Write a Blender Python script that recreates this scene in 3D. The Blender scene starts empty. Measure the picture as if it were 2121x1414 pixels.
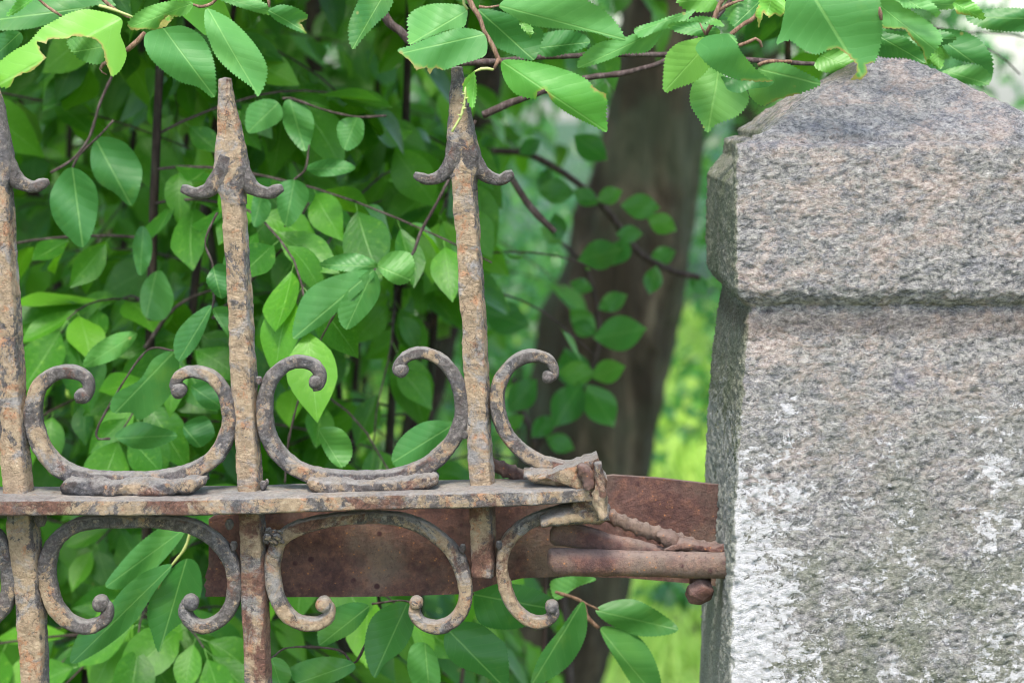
import bpy, math, random
import numpy as np
from mathutils import Vector, Matrix
from mathutils.geometry import delaunay_2d_cdt
random.seed(7); rng = np.random.default_rng(7)
R = math.radians
SC = bpy.context.scene
COL = SC.collection

# ------------------------------------------------------------------ camera
F = 4950.0; PX0, PY0 = 1060.5, 707.0; PITCH = R(6.0)
CAM = np.array([0.0, -1.65, 1.60])
cd = bpy.data.cameras.new('camera'); cam = bpy.data.objects.new('camera', cd); COL.objects.link(cam)
cam.location = CAM; cam.rotation_euler = (R(90) - PITCH, 0, 0)
cd.lens = F / 2121 * 36; cd.sensor_width = 36; cd.clip_start = 0.05; cd.clip_end = 500
cd.dof.use_dof = True; cd.dof.focus_distance = 1.645; cd.dof.aperture_fstop = 9.0
SC.camera = cam

# ------------------------------------------------------------------ light
w = bpy.data.worlds.new('World'); SC.world = w; w.use_nodes = True
wn = w.node_tree.nodes; wl = w.node_tree.links
sky = wn.new('ShaderNodeTexSky'); sky.sky_type = 'NISHITA'; sky.sun_disc = False
SUN_EL, SUN_AZ = R(60), R(186)          # azimuth: clockwise from +Y; the sun stands behind the camera, to its left
sky.sun_elevation = SUN_EL; sky.sun_rotation = SUN_AZ; sky.air_density = 1.0; sky.dust_density = 2.4; sky.ozone_density = 0.6
wn['Background'].inputs['Strength'].default_value = 0.15
wl.new(sky.outputs[0], wn['Background'].inputs['Color'])
ld = bpy.data.lights.new('sun', 'SUN'); ld.energy = 1.5; ld.angle = R(14); ld.color = (1.0, 0.945, 0.85)
sun = bpy.data.objects.new('sun', ld); COL.objects.link(sun)
sd = Vector((math.sin(SUN_AZ) * math.cos(SUN_EL), math.cos(SUN_AZ) * math.cos(SUN_EL), math.sin(SUN_EL)))
sun.rotation_euler = sd.to_track_quat('Z', 'Y').to_euler()
SC.view_settings.view_transform = 'Standard'; SC.view_settings.look = 'None'
SC.view_settings.exposure = 2.14; SC.view_settings.gamma = 1.0
SC.cycles.use_denoising = True; SC.cycles.pixel_filter_type = 'BLACKMAN_HARRIS'; SC.cycles.filter_width = 1.05; SC.cycles.max_bounces = 8; SC.cycles.transmission_bounces = 6
SC.cycles.diffuse_bounces = 4; SC.cycles.glossy_bounces = 3

# ------------------------------------------------------------------ helpers
def at(px, py, Y):
    x = (px - PX0) / F; y = -(py - PY0) / F
    d = np.array([x, math.cos(PITCH) + y * math.sin(PITCH), -math.sin(PITCH) + y * math.cos(PITCH)])
    t = (Y - CAM[1]) / d[1]
    return CAM + d * t
def pxm(Y):                                   # metres per pixel on the plane Y
    return (Y - CAM[1]) / math.cos(PITCH) / F
def proj(p):
    q = np.asarray(p) - CAM
    f = q[1] * math.cos(PITCH) - q[2] * math.sin(PITCH); u = q[1] * math.sin(PITCH) + q[2] * math.cos(PITCH)
    return PX0 + F * q[0] / f, PY0 - F * u / f, f

def _h(i, j, k, s):
    n = (i * 374761393 + j * 668265263 + k * 2147483647 + s * 1274126177) & 0xFFFFFFFF
    n = ((n ^ (n >> 13)) * 1274126177) & 0xFFFFFFFF
    return ((n ^ (n >> 16)) & 0xFFFF) / 32767.5 - 1.0
def vnoise(P, s=0):
    i = np.floor(P).astype(np.int64); f = P - i; f = f * f * (3 - 2 * f)
    out = 0
    for a in (0, 1):
        wa = f[:, 0] if a else 1 - f[:, 0]
        for b in (0, 1):
            wb = f[:, 1] if b else 1 - f[:, 1]
            for c in (0, 1):
                wc = f[:, 2] if c else 1 - f[:, 2]
                out = out + wa * wb * wc * _h(i[:, 0] + a, i[:, 1] + b, i[:, 2] + c, s)
    return out
def fbm(P, o=4, s=0):
    t = 0; a = 1.0; tot = 0
    for k in range(o):
        t = t + a * vnoise(P * (2.03 ** k), s + k * 17); tot += a; a *= 0.5
    return t / tot

def mesh(name, V, Fc, smooth=True):
    m = bpy.data.meshes.new(name)
    V = np.asarray(V, dtype=np.float32)
    if isinstance(Fc, np.ndarray):
        n = Fc.shape[1]; nf = len(Fc)
        m.vertices.add(len(V)); m.vertices.foreach_set('co', V.ravel())
        m.loops.add(nf * n); m.loops.foreach_set('vertex_index', Fc.astype(np.int32).ravel())
        m.polygons.add(nf); m.polygons.foreach_set('loop_start', np.arange(0, nf * n, n, dtype=np.int32))
        m.polygons.foreach_set('loop_total', np.full(nf, n, dtype=np.int32))
        m.update(calc_edges=True)
    else:
        m.from_pydata(V.tolist(), [], Fc)
    if smooth: m.polygons.foreach_set('use_smooth', [True] * len(m.polygons))
    m.validate(); m.update()
    return m
def tag(o, label=None, cat=None, group=None, kind=None):
    if label: o['label'] = label
    if cat: o['category'] = cat
    if group: o['group'] = group
    if kind: o['kind'] = kind
    return o
def thing(name, loc, label, cat, group=None):
    o = bpy.data.objects.new(name, None); COL.objects.link(o); o.location = loc; o.empty_display_size = 0.05
    return tag(o, label, cat, group)
def link(name, m, mat, parent=None, base=None):
    """mesh given in world coordinates; shifted so that a parent's (or base's) place is its origin"""
    off = None
    if parent is not None:
        q = parent; off = Vector((0, 0, 0))
        while q is not None: off = off + Vector(q.location); q = q.parent
    elif base is not None: off = Vector(base)
    if off is not None:
        co = np.empty(len(m.vertices) * 3, dtype=np.float32); m.vertices.foreach_get('co', co)
        co = co.reshape(-1, 3) - np.array(off, dtype=np.float32); m.vertices.foreach_set('co', co.ravel()); m.update()
    o = bpy.data.objects.new(name, m); COL.objects.link(o)
    if mat is not None: m.materials.append(mat)
    if parent is not None: o.parent = parent
    elif base is not None: o.location = base
    return o
def struct(name, m, mat, kind='structure'):
    o = link(name, m, mat); o['kind'] = kind; return o

def catmull(P, n):
    P = np.asarray(P, float); Q = np.vstack([2 * P[0] - P[1], P, 2 * P[-1] - P[-2]])
    out = []
    for i in range(1, len(Q) - 2):
        p0, p1, p2, p3 = Q[i - 1], Q[i], Q[i + 1], Q[i + 2]
        for t in np.linspace(0, 1, n, endpoint=False):
            out.append(0.5 * (2 * p1 + (p2 - p0) * t + (2 * p0 - 5 * p1 + 4 * p2 - p3) * t * t + (3 * p1 - p0 - 3 * p2 + p3) * t ** 3))
    out.append(Q[-2]); return np.array(out)
def resample(C, step):
    d = np.r_[0, np.cumsum(np.linalg.norm(np.diff(C[:, :3], axis=0), axis=1))]
    n = max(3, int(d[-1] / step)); s = np.linspace(0, d[-1], n)
    return np.stack([np.interp(s, d, C[:, k]) for k in range(C.shape[1])], 1)

def sweep(C, A, B, nseg=20, ex=2.0, yaw=0.0, rough=0.0, rf=120.0, seed=0, fine=0.4, flat_y=True, twist=0.0, caps=True, ref=None):
    """C: n x 3 centre line, A / B: half sizes per ring. ex: superellipse exponent"""
    C = np.asarray(C, float); n = len(C); A = np.broadcast_to(A, n); B = np.broadcast_to(B, n)
    T = np.gradient(C, axis=0); T /= np.linalg.norm(T, axis=1)[:, None] + 1e-12
    up = np.array([0, 1.0, 0]) if ref is None else np.array(ref, float)
    N1 = np.cross(T, up); N1 /= np.linalg.norm(N1, axis=1)[:, None] + 1e-12
    N2 = np.cross(N1, T)
    th = np.linspace(0, 2 * math.pi, nseg, endpoint=False)
    c, s = np.cos(th), np.sin(th)
    cx = np.sign(c) * np.abs(c) ** (2 / ex); cy = np.sign(s) * np.abs(s) ** (2 / ex)
    V = np.empty((n, nseg, 3)); D = np.empty((n, nseg, 3))
    for i in range(n):
        a = yaw + twist * i / n
        u = cx * A[i]; v = cy * B[i]
        ur = u * math.cos(a) - v * math.sin(a); vr = u * math.sin(a) + v * math.cos(a)
        off = ur[:, None] * N1[i] + vr[:, None] * N2[i]
        V[i] = C[i] + off; D[i] = off / (np.linalg.norm(off, axis=1)[:, None] + 1e-12)
    V = V.reshape(-1, 3); D = D.reshape(-1, 3)
    if rough:
        d = fbm(V * rf, 3, seed) * 0.9 + fine * fbm(V * rf * 4.2, 2, seed + 5) + 0.5 * np.clip(fbm(V * rf * 0.45, 2, seed + 9), -1, 1)
        V = V + D * (d * rough)[:, None]
    i = np.arange(n - 1)[:, None] * nseg; j = np.arange(nseg)[None]; k = (j + 1) % nseg
    Fq = np.stack([i + j, i + k, i + nseg + k, i + nseg + j], -1).reshape(-1, 4)
    if caps:
        m = len(V); V = np.vstack([V, C[0] - T[0] * A[0] * .25, C[-1] + T[-1] * A[-1] * .25])
        f2 = [[int(a), m, m, int(b)] for a, b in ()]
        t1 = np.stack([j[0], np.full(nseg, m), k[0]], -1); e = (n - 1) * nseg
        t2 = np.stack([e + k[0], np.full(nseg, m + 1), e + j[0]], -1)
        faces = Fq.tolist() + t1.tolist() + t2.tolist()
        return V, faces
    return V, Fq.tolist()
def join(parts):
    V = []; Fc = []; o = 0
    for v, f in parts:
        V.append(v); Fc += [[q + o for q in g] for g in f]; o += len(v)
    return np.vstack(V), Fc
def pxpath(pts, Y, step=0.0013, sub=8):
    """pts: (px, py, half px[, dY]) -> resampled (x, y, z, r)"""
    P = []
    for p in pts:
        y = Y + (p[3] if len(p) > 3 else 0); q = at(p[0], p[1], y); P.append([*q, p[2] * pxm(y)])
    return resample(catmull(P, sub), step)

# ------------------------------------------------------------------ material kit
class M:
    def __init__(s, name):
        s.m = bpy.data.materials.new(name); s.m.use_nodes = True; s.t = s.m.node_tree; s.n = s.t.nodes; s.l = s.t.links
        s.b = s.n['Principled BSDF']; s.out = s.n['Material Output']
        s.tc = s.n.new('ShaderNodeTexCoord'); s.P = s.tc.outputs['Object']; s.uv = s.tc.outputs['UV']
        s.geo = s.n.new('ShaderNodeNewGeometry')
    def put(s, sock, v):
        if isinstance(v, bpy.types.NodeSocket): s.l.new(v, sock)
        elif isinstance(v, tuple) and len(v) == 3 and sock.type == 'RGBA': sock.default_value = (*v, 1)
        else: sock.default_value = v
    def noise(s, scale, det=6, rough=.6, vec=None, dist=0.0):
        x = s.n.new('ShaderNodeTexNoise'); s.put(x.inputs['Vector'], vec or s.P)
        x.inputs['Scale'].default_value = scale; x.inputs['Detail'].default_value = det
        x.inputs['Roughness'].default_value = rough; x.inputs['Distortion'].default_value = dist
        return x.outputs['Fac']
    def vor(s, scale, vec=None, feat='F1', out='Distance', rand=1.0):
        x = s.n.new('ShaderNodeTexVoronoi'); x.feature = feat; s.put(x.inputs['Vector'], vec or s.P)
        x.inputs['Scale'].default_value = scale; x.inputs['Randomness'].default_value = rand
        return x.outputs[out]
    def map(s, sc=(1, 1, 1), rot=(0, 0, 0), vec=None, loc=(0, 0, 0)):
        x = s.n.new('ShaderNodeMapping'); s.put(x.inputs['Vector'], vec or s.P)
        x.inputs['Scale'].default_value = sc; x.inputs['Rotation'].default_value = rot; x.inputs['Location'].default_value = loc
        return x.outputs[0]
    def math(s, op, a, b=0.0, clamp=False):
        x = s.n.new('ShaderNodeMath'); x.operation = op; s.put(x.inputs[0], a); s.put(x.inputs[1], b); x.use_clamp = clamp
        return x.outputs[0]
    def step(s, v, lo, hi):
        x = s.n.new('ShaderNodeMapRange'); x.interpolation_type = 'SMOOTHSTEP'; s.put(x.inputs['Value'], v)
        x.inputs['From Min'].default_value = lo; x.inputs['From Max'].default_value = hi
        return x.outputs[0]
    def lin(s, v, lo, hi, a=0.0, b=1.0):
        x = s.n.new('ShaderNodeMapRange'); s.put(x.inputs['Value'], v)
        x.inputs['From Min'].default_value = lo; x.inputs['From Max'].default_value = hi
        x.inputs['To Min'].default_value = a; x.inputs['To Max'].default_value = b
        return x.outputs[0]
    def mix(s, f, a, b):
        x = s.n.new('ShaderNodeMix'); x.data_type = 'RGBA'; s.put(x.inputs['Factor'], f); s.put(x.inputs[6], a); s.put(x.inputs[7], b)
        return x.outputs[2]
    def ramp(s, f, stops):
        x = s.n.new('ShaderNodeValToRGB'); s.put(x.inputs[0], f); e = x.color_ramp.elements
        while len(e) < len(stops): e.new(0.5)
        for q, (p, c) in zip(e, stops): q.position = p; q.color = (*c, 1)
        return x.outputs[0]
    def bump(s, h, dist, strength=1.0, nrm=None):
        x = s.n.new('ShaderNodeBump'); s.put(x.inputs['Height'], h); x.inputs['Distance'].default_value = dist
        x.inputs['Strength'].default_value = strength
        if nrm is not None: s.put(x.inputs['Normal'], nrm)
        return x.outputs[0]
    def sep(s, v):
        x = s.n.new('ShaderNodeSeparateXYZ'); s.put(x.inputs[0], v); return x.outputs
    def fin(s, col, rough, nrm=None, spec=0.5, metal=0.0):
        s.put(s.b.inputs['Base Color'], col); s.put(s.b.inputs['Roughness'], rough)
        s.b.inputs['Specular IOR Level'].default_value = spec; s.b.inputs['Metallic'].default_value = metal
        if nrm is not None: s.put(s.b.inputs['Normal'], nrm)
        return s.m

def iron(name, dark=0.0, rust=0.0, loc=(0, 0, 0)):
    m = M(name); P = m.map(loc=loc); nz = m.sep(m.geo.outputs['Normal'])[2]
    warp = m.noise(70, 3, .6, P)
    n1 = m.noise(34, 9, .72, P, .6); n2 = m.noise(85, 9, .75, m.map(loc=(3, 1, 2), vec=P), .4)
    n3 = m.noise(420, 5, .7, P); n4 = m.noise(17, 6, .65, m.map(loc=(7, 2, 9), vec=P), .8)
    big = m.noise(190, 10, .8, P, .3)
    tan = m.ramp(big, [(.28, (.14, .10, .065)), (.42, (.28, .205, .13)), (.54, (.40, .30, .195)), (.66, (.48, .385, .26)), (.80, (.60, .53, .41))])
    orange = m.mix(m.math('MULTIPLY', m.step(n2, .53, .62), .8), tan, (.42, .21, .11))
    gry = m.ramp(big, [(.3, (.12, .12, .125)), (.5, (.27, .255, .245)), (.7, (.42, .39, .35))])
    orange = m.mix(m.step(m.noise(32, 8, .7, m.map(loc=(8, 3, 5), vec=P), .8), .50, .62), orange, gry)
    slate = m.ramp(m.noise(230, 9, .8, P, .3), [(.32, (.014, .014, .017)), (.48, (.055, .055, .064)), (.60, (.17, .16, .16)), (.72, (.42, .37, .31))])
    rusty = m.ramp(m.noise(190, 9, .8, P), [(.3, (.045, .024, .02)), (.5, (.15, .07, .048)), (.6, (.25, .13, .085)), (.78, (.46, .33, .24))])
    f1 = m.math('ADD', n1, m.math('MULTIPLY', m.math('SUBTRACT', m.noise(240, 7, .8, P), .5), .35))
    pt = m.geo.outputs['Pointiness']
    f1 = m.math('ADD', f1, m.math('MULTIPLY', m.math('ABSOLUTE', m.math('SUBTRACT', pt, .5)), .9))
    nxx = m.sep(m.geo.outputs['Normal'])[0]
    f1 = m.math('ADD', f1, m.math('ADD', m.math('MULTIPLY', m.step(nxx, .45, .8), .07), m.math('MULTIPLY', m.step(nz, -.4, -.8), .08)))  # right sides and undersides take more dark paint; their shade is put into colour
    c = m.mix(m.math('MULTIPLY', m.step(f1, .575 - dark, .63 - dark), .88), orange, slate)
    pz = m.sep(m.P)[2]
    n4 = m.math('ADD', n4, m.math('MULTIPLY', m.step(pz, .0, -.02), .075))
    f4 = m.math('ADD', n4, m.math('MULTIPLY', m.math('SUBTRACT', m.noise(200, 7, .8, P), .5), .3))
    c = m.mix(m.step(f4, .60 - rust, .70 - rust), c, rusty)
    wv = m.mix(.02, P, m.noise(160, 4, .7, P))
    chip = m.math('MULTIPLY', m.step(m.vor(260, m.map(loc=(1, 5, 2), vec=wv)), .30, .18), m.step(n2, .50, .56))
    c = m.mix(m.math('MULTIPLY', chip, .55), c, (.06, .045, .04))
    crack = m.math('MULTIPLY', m.step(m.vor(95, wv, 'DISTANCE_TO_EDGE'), .045, .008), m.step(n4, .50, .58))
    c = m.mix(m.math('MULTIPLY', crack, .5), c, (.03, .024, .022))
    c = m.mix(m.math('MULTIPLY', m.step(n3, .64, .70), .6), c, (.05, .042, .04))
    # grey dust lies on what faces up
    dust = m.math('MULTIPLY', m.step(nz, .4, .85), m.step(m.noise(60, 6, .7, P), .28, .5))
    c = m.mix(m.math('MULTIPLY', dust, .72), c, m.ramp(n3, [(.3, (.22, .205, .185)), (.6, (.42, .40, .365))]))
    h = m.math('ADD', m.math('MULTIPLY', m.noise(130, 8, .78, m.map(loc=(1, 1, 6), vec=P), .5), 1.5), m.math('MULTIPLY', n3, .5))
    h = m.math('SUBTRACT', h, m.math('MULTIPLY', m.math('MAXIMUM', chip, crack), .3))
    h = m.math('SUBTRACT', h, m.math('MULTIPLY', m.step(f1, .555 - dark, .60 - dark), .16))
    return m.fin(c, m.lin(n2, .3, .7, .55, .95), m.bump(h, .007, 1.0), .4)

def rust_mat(name, pale=0.0):
    m = M(name); n = m.noise(28, 9, .7, None, .5); n2 = m.noise(120, 9, .75); n3 = m.noise(480, 5, .7)
    c = m.ramp(n, [(.3, (.03, .015, .015)), (.45, (.085, .042, .038)), (.6, (.14, .08, .068)), (.8, (.24, .17, .14))])
    c2 = m.ramp(n2, [(.34, (.022, .013, .014)), (.5, (.105, .05, .042)), (.62, (.22, .105, .065)), (.8, (.28, .19, .15))])
    c = m.mix(.5, c, c2)
    c = m.mix(m.math('MULTIPLY', m.step(m.noise(14, 6, .6, m.map(loc=(4, 4, 1))), .5 - pale, .68 - pale), .45), c, (.20, .17, .13))
    c = m.mix(m.math('MULTIPLY', m.step(m.vor(70), .2, .1), m.step(n, .5, .6)), c, (.05, .02, .022))
    c = m.mix(m.math('MULTIPLY', m.step(m.vor(260), .22, .12), m.step(n2, .5, .56)), c, (.34, .15, .06))
    nz = m.sep(m.geo.outputs['Normal'])[2]
    c = m.mix(m.math('MULTIPLY', m.step(nz, .3, .9), .38), c, (.24, .20, .18))
    c = m.mix(m.math('MULTIPLY', m.step(m.noise(260, 8, .8), .52, .60), .45), c, (.05, .028, .03))
    h = m.math('ADD', m.math('MULTIPLY', n2, 1.0), m.math('MULTIPLY', m.noise(300, 7, .8), .6))
    return m.fin(c, .88, m.bump(h, .0042, 1.0), .3)

def stone():
    m = M('weathered granite'); P = m.P; s = m.sep(P); X, Z = s[0], m.math('SUBTRACT', s[2], .0525)
    Ps = m.map(sc=(1, 1, 1.35)); warp = m.mix(.06, Ps, m.noise(9, 4, .6))
    g1 = m.noise(30, 10, .75, warp, .5); g2 = m.noise(210, 10, .84, m.map(sc=(1, 1, 1.4), loc=(2, 3, 4)), .5); g3 = m.noise(430, 6, .8, Ps)
    base = m.ramp(g2, [(.36, (.045, .046, .055)), (.44, (.17, .17, .178)), (.50, (.34, .33, .325)), (.56, (.50, .48, .455)), (.66, (.76, .74, .71))])
    pink = m.ramp(m.noise(260, 9, .8, Ps, .3), [(.36, (.13, .10, .094)), (.46, (.40, .315, .275)), (.54, (.60, .50, .445)), (.64, (.82, .76, .70))])
    c = m.mix(m.math('MULTIPLY', m.step(m.math('ADD', g1, m.math('MULTIPLY', m.math('SUBTRACT', g3, .5), .25)), .47, .60), m.lin(Z, 1.20, 1.38, .08, .85)), base, pink)
    grey = m.ramp(g3, [(.36, (.05, .05, .062)), (.5, (.21, .215, .24)), (.62, (.46, .46, .48))])
    c = m.mix(m.math('MULTIPLY', m.step(m.noise(60, 10, .8, m.map(loc=(5, 5, 5), sc=(1, 1, 1.4)), .6), .51, .59), .8), c, grey)
    blu = m.step(m.noise(12, 5, .6, m.map(loc=(9, 1, 3))), .64, .70)
    c = m.mix(m.math('MULTIPLY', blu, .5), c, (.25, .245, .32))
    # algae film: on the left flank and over the lower shaft
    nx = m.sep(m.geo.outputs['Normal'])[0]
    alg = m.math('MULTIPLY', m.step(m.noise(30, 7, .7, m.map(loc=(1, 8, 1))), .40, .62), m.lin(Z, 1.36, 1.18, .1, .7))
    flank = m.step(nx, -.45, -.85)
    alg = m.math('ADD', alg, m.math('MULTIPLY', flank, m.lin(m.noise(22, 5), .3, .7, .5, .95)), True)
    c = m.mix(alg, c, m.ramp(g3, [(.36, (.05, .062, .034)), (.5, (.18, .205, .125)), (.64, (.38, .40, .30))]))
    dk = m.math('MULTIPLY', m.step(g2, .44, .33), .6); c = m.mix(dk, c, (.06, .058, .055))
    # rest of whitewash: thick at the left arris and low down, thin flecks elsewhere
    low = m.lin(Z, 1.40, 1.12, 0, 1); e1 = m.lin(m.math('ADD', X, m.math('MULTIPLY', m.math('SUBTRACT', Z, 1.13), .20)), -.056, -.108, 0, 1); e2 = m.lin(X, .035, .095, 0, 1)
    lm = m.math('MULTIPLY', m.math('MINIMUM', m.math('MAXIMUM', low, 0.0), 1.0), 1.0)
    cov = m.math('ADD', m.math('MULTIPLY', m.math('MINIMUM', m.math('MAXIMUM', e1, 0.), 1.), .225), m.math('MULTIPLY', m.math('MINIMUM', m.math('MAXIMUM', e2, 0.), 1.), .08))
    cov = m.math('MULTIPLY', m.math('ADD', cov, .055), m.step(Z, 1.375, 1.30))
    cov = m.math('ADD', cov, m.math('MULTIPLY', lm, .045))
    wn_ = m.math('ADD', m.math('MULTIPLY', m.noise(55, 10, .74, m.map(sc=(1, 1, 1.3), loc=(0, 4, 8)), .9), .72), m.math('MULTIPLY', m.noise(22, 5, .65, m.map(loc=(6, 1, 0), sc=(1, 1, .3))), .28))
    wn_ = m.math('ADD', wn_, m.math('MULTIPLY', m.math('SUBTRACT', m.noise(230, 8, .8, m.map(sc=(1, 1, 1.3), loc=(3, 3, 3))), .5), .55)); wm = m.step(m.math('ADD', wn_, cov), .642, .660)
    wm = m.math('MAXIMUM', wm, m.math('MULTIPLY', m.step(m.noise(240, 7, .75, m.map(sc=(1, 1, 1.4), loc=(7, 7, 7))), .585, .62), m.math('MULTIPLY', lm, .8)))
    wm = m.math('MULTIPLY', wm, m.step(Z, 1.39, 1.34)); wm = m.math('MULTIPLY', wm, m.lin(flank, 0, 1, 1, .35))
    white = m.ramp(m.noise(160, 8, .8), [(.3, (.36, .36, .35)), (.45, (.66, .66, .68)), (.6, (.80, .80, .82))])
    c = m.mix(m.math('MULTIPLY', wm, .93), c, white)
    # rust-brown dirt in the joint under the cap, moss near the top
    j = m.math('MULTIPLY', m.step(Z, 1.376, 1.388), m.step(Z, 1.402, 1.392))
    c = m.mix(m.math('MULTIPLY', j, .45), c, (.08, .055, .042))
    ms = m.math('MULTIPLY', m.step(Z, 1.548, 1.562), m.math('MULTIPLY', m.step(X, -.012, -.03), m.step(g2, .38, .5)))
    c = m.mix(m.math('MULTIPLY', ms, .85), c, (.06, .075, .02))
    h = m.math('ADD', m.math('MULTIPLY', g2, 1.0), m.math('MULTIPLY', g3, .45))
    h = m.math('ADD', h, m.math('MULTIPLY', wm, .22))
    return m.fin(c, .9, m.bump(h, .012, 1.0), .25)

def leaf_mat(name, c1, c2, tr, veins=True, trans=.38, rough=.42, spec=.3):
    m = M(name); u, v = m.sep(m.uv)[0], m.sep(m.uv)[1]
    av = m.math('ABSOLUTE', m.math('SUBTRACT', v, .5))
    info = m.n.new('ShaderNodeObjectInfo'); rnd = info.outputs['Random']
    att = m.n.new('ShaderNodeAttribute'); att.attribute_name = 'vary'; vr = att.outputs['Fac']
    rv = m.math('FRACT', m.math('ADD', rnd, vr))
    k = m.math('ADD', m.math('MULTIPLY', m.noise(35, 4, .6), .5), m.math('MULTIPLY', rv, .6))
    c = m.mix(m.step(k, .25, .95), c1, c2)
    c = m.mix(m.math('MULTIPLY', m.step(rv, .80, .95), .4), c, (.12, .29, .02))
    c = m.mix(m.math('MULTIPLY', m.step(m.noise(26, 5, .7), .56, .70), .3), c, (.10, .20, .03))
    nrm = None
    if veins:
        wv = m.math('MULTIPLY', m.math('SUBTRACT', m.noise(22, 3), .5), .13)
        f = m.math('FRACT', m.math('MULTIPLY', m.math('ADD', m.math('SUBTRACT', u, m.math('MULTIPLY', m.math('POWER', av, .85), .44)), wv), 8.5))
        d = m.math('ABSOLUTE', m.math('SUBTRACT', f, .5)); lat = m.step(d, .05, .0)
        mid = m.step(av, .020, .004)
        net = m.step(m.vor(420, None, 'DISTANCE_TO_EDGE'), .06, .0)
        c = m.mix(m.math('MULTIPLY', mid, .32), c, (.26, .46, .14)); c = m.mix(m.math('MULTIPLY', lat, .09), c, (.20, .42, .12))
        c = m.mix(m.math('MULTIPLY', m.step(m.noise(9, 3, .6), .56, .72), .25), c, (.22, .42, .05))
        at2 = m.n.new('ShaderNodeAttribute'); at2.attribute_name = 'bite'
        bt = at2.outputs['Fac']; c = m.mix(m.math('MULTIPLY', m.step(m.math('MULTIPLY', bt, m.lin(m.noise(120), .3, .7, .5, 1.3)), .45, .8), .8), c, (.20, .11, .05))
        c = m.mix(m.math('MULTIPLY', m.step(bt, .1, .6), .2), c, (.34, .38, .06))
        sp = m.math('MULTIPLY', m.step(m.vor(60, m.map(loc=(3, 0, 1))), .11, .05), m.step(m.noise(14), .52, .60))
        c = m.mix(m.math('MULTIPLY', sp, .6), c, (.30, .24, .08))
        h = m.math('SUBTRACT', m.math('MULTIPLY', m.math('SUBTRACT', m.math('POWER', m.math('MULTIPLY', d, 2.0), .6), 0.0), 1.0), m.math('MULTIPLY', mid, 1.2))
        h = m.math('SUBTRACT', h, m.math('MULTIPLY', net, .1))
        nrm = m.bump(h, .0005, .28)
    m.fin(c, rough, nrm, spec)
    t = m.n.new('ShaderNodeBsdfTranslucent'); m.put(t.inputs['Color'], m.mix(.5, c, tr))
    if nrm is not None: m.put(t.inputs['Normal'], nrm)
    x = m.n.new('ShaderNodeMixShader'); x.inputs[0].default_value = trans
    m.l.new(m.b.outputs[0], x.inputs[1]); m.l.new(t.outputs[0], x.inputs[2]); m.l.new(x.outputs[0], m.out.inputs[0])
    return m.m
def bark(name, dark, light, green=.4, sc=1.0):
    m = M(name); Pv = m.map(sc=(1, 1, .22)); n = m.noise(40 * sc, 8, .7, Pv, .6); n2 = m.noise(9 * sc, 5, .6); n3 = m.noise(120 * sc, 6, .7, Pv)
    c = m.ramp(n, [(.3, tuple(x * .35 for x in dark)), (.5, dark), (.7, light)])
    c = m.mix(m.math('MULTIPLY', m.step(n2, .45, .65), green), c, (.055, .075, .045))
    c = m.mix(m.math('MULTIPLY', m.step(m.noise(5 * sc, 4, .6, m.map(loc=(3, 3, 3))), .62, .7), .35), c, (.13, .07, .04))
    h = m.math('ADD', n, m.math('MULTIPLY', n3, .4))
    return m.fin(c, .9, m.bump(h, .02 / sc, .8), .2)

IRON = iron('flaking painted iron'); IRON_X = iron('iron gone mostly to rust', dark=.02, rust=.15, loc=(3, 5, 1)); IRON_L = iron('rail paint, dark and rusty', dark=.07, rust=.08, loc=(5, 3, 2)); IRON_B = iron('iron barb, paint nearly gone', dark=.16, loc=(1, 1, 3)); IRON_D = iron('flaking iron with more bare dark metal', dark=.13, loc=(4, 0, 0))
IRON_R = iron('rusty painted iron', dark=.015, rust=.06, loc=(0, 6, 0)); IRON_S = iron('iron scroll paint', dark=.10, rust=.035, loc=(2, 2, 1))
RUST = rust_mat('brown rusted steel'); RUST_P = rust_mat('rusted steel with pale dirt', .1)
STONE = stone()
LF = leaf_mat('fresh leaf', (.05, .18, .042), (.10, .275, .07), (.2, .48, .05), rough=.5)
LF_Y = leaf_mat('yellowing leaf', (.065, .235, .035), (.13, .33, .045), (.24, .52, .03))
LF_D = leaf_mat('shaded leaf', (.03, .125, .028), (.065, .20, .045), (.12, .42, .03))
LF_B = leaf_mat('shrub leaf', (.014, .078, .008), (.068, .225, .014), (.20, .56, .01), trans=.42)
LF_F = leaf_mat('far leaf', (.016, .085, .024), (.06, .20, .05), (.16, .48, .06), veins=False, trans=.45, rough=.3, spec=.6)
TWIG = bark('twig bark', (.15, .09, .06), (.30, .2, .14), .1, 8); TWIG_D = bark('dark twig bark', (.05, .035, .032), (.12, .095, .09), .1, 6)
STEM = bark('shrub stem bark', (.022, .015, .012), (.06, .045, .036), .25, 3); BARK = bark('tree bark', (.036, .028, .018), (.13, .105, .072), .5, .42)
PETI = M('green leaf stalk').fin((.22, .26, .08), .6)

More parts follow.
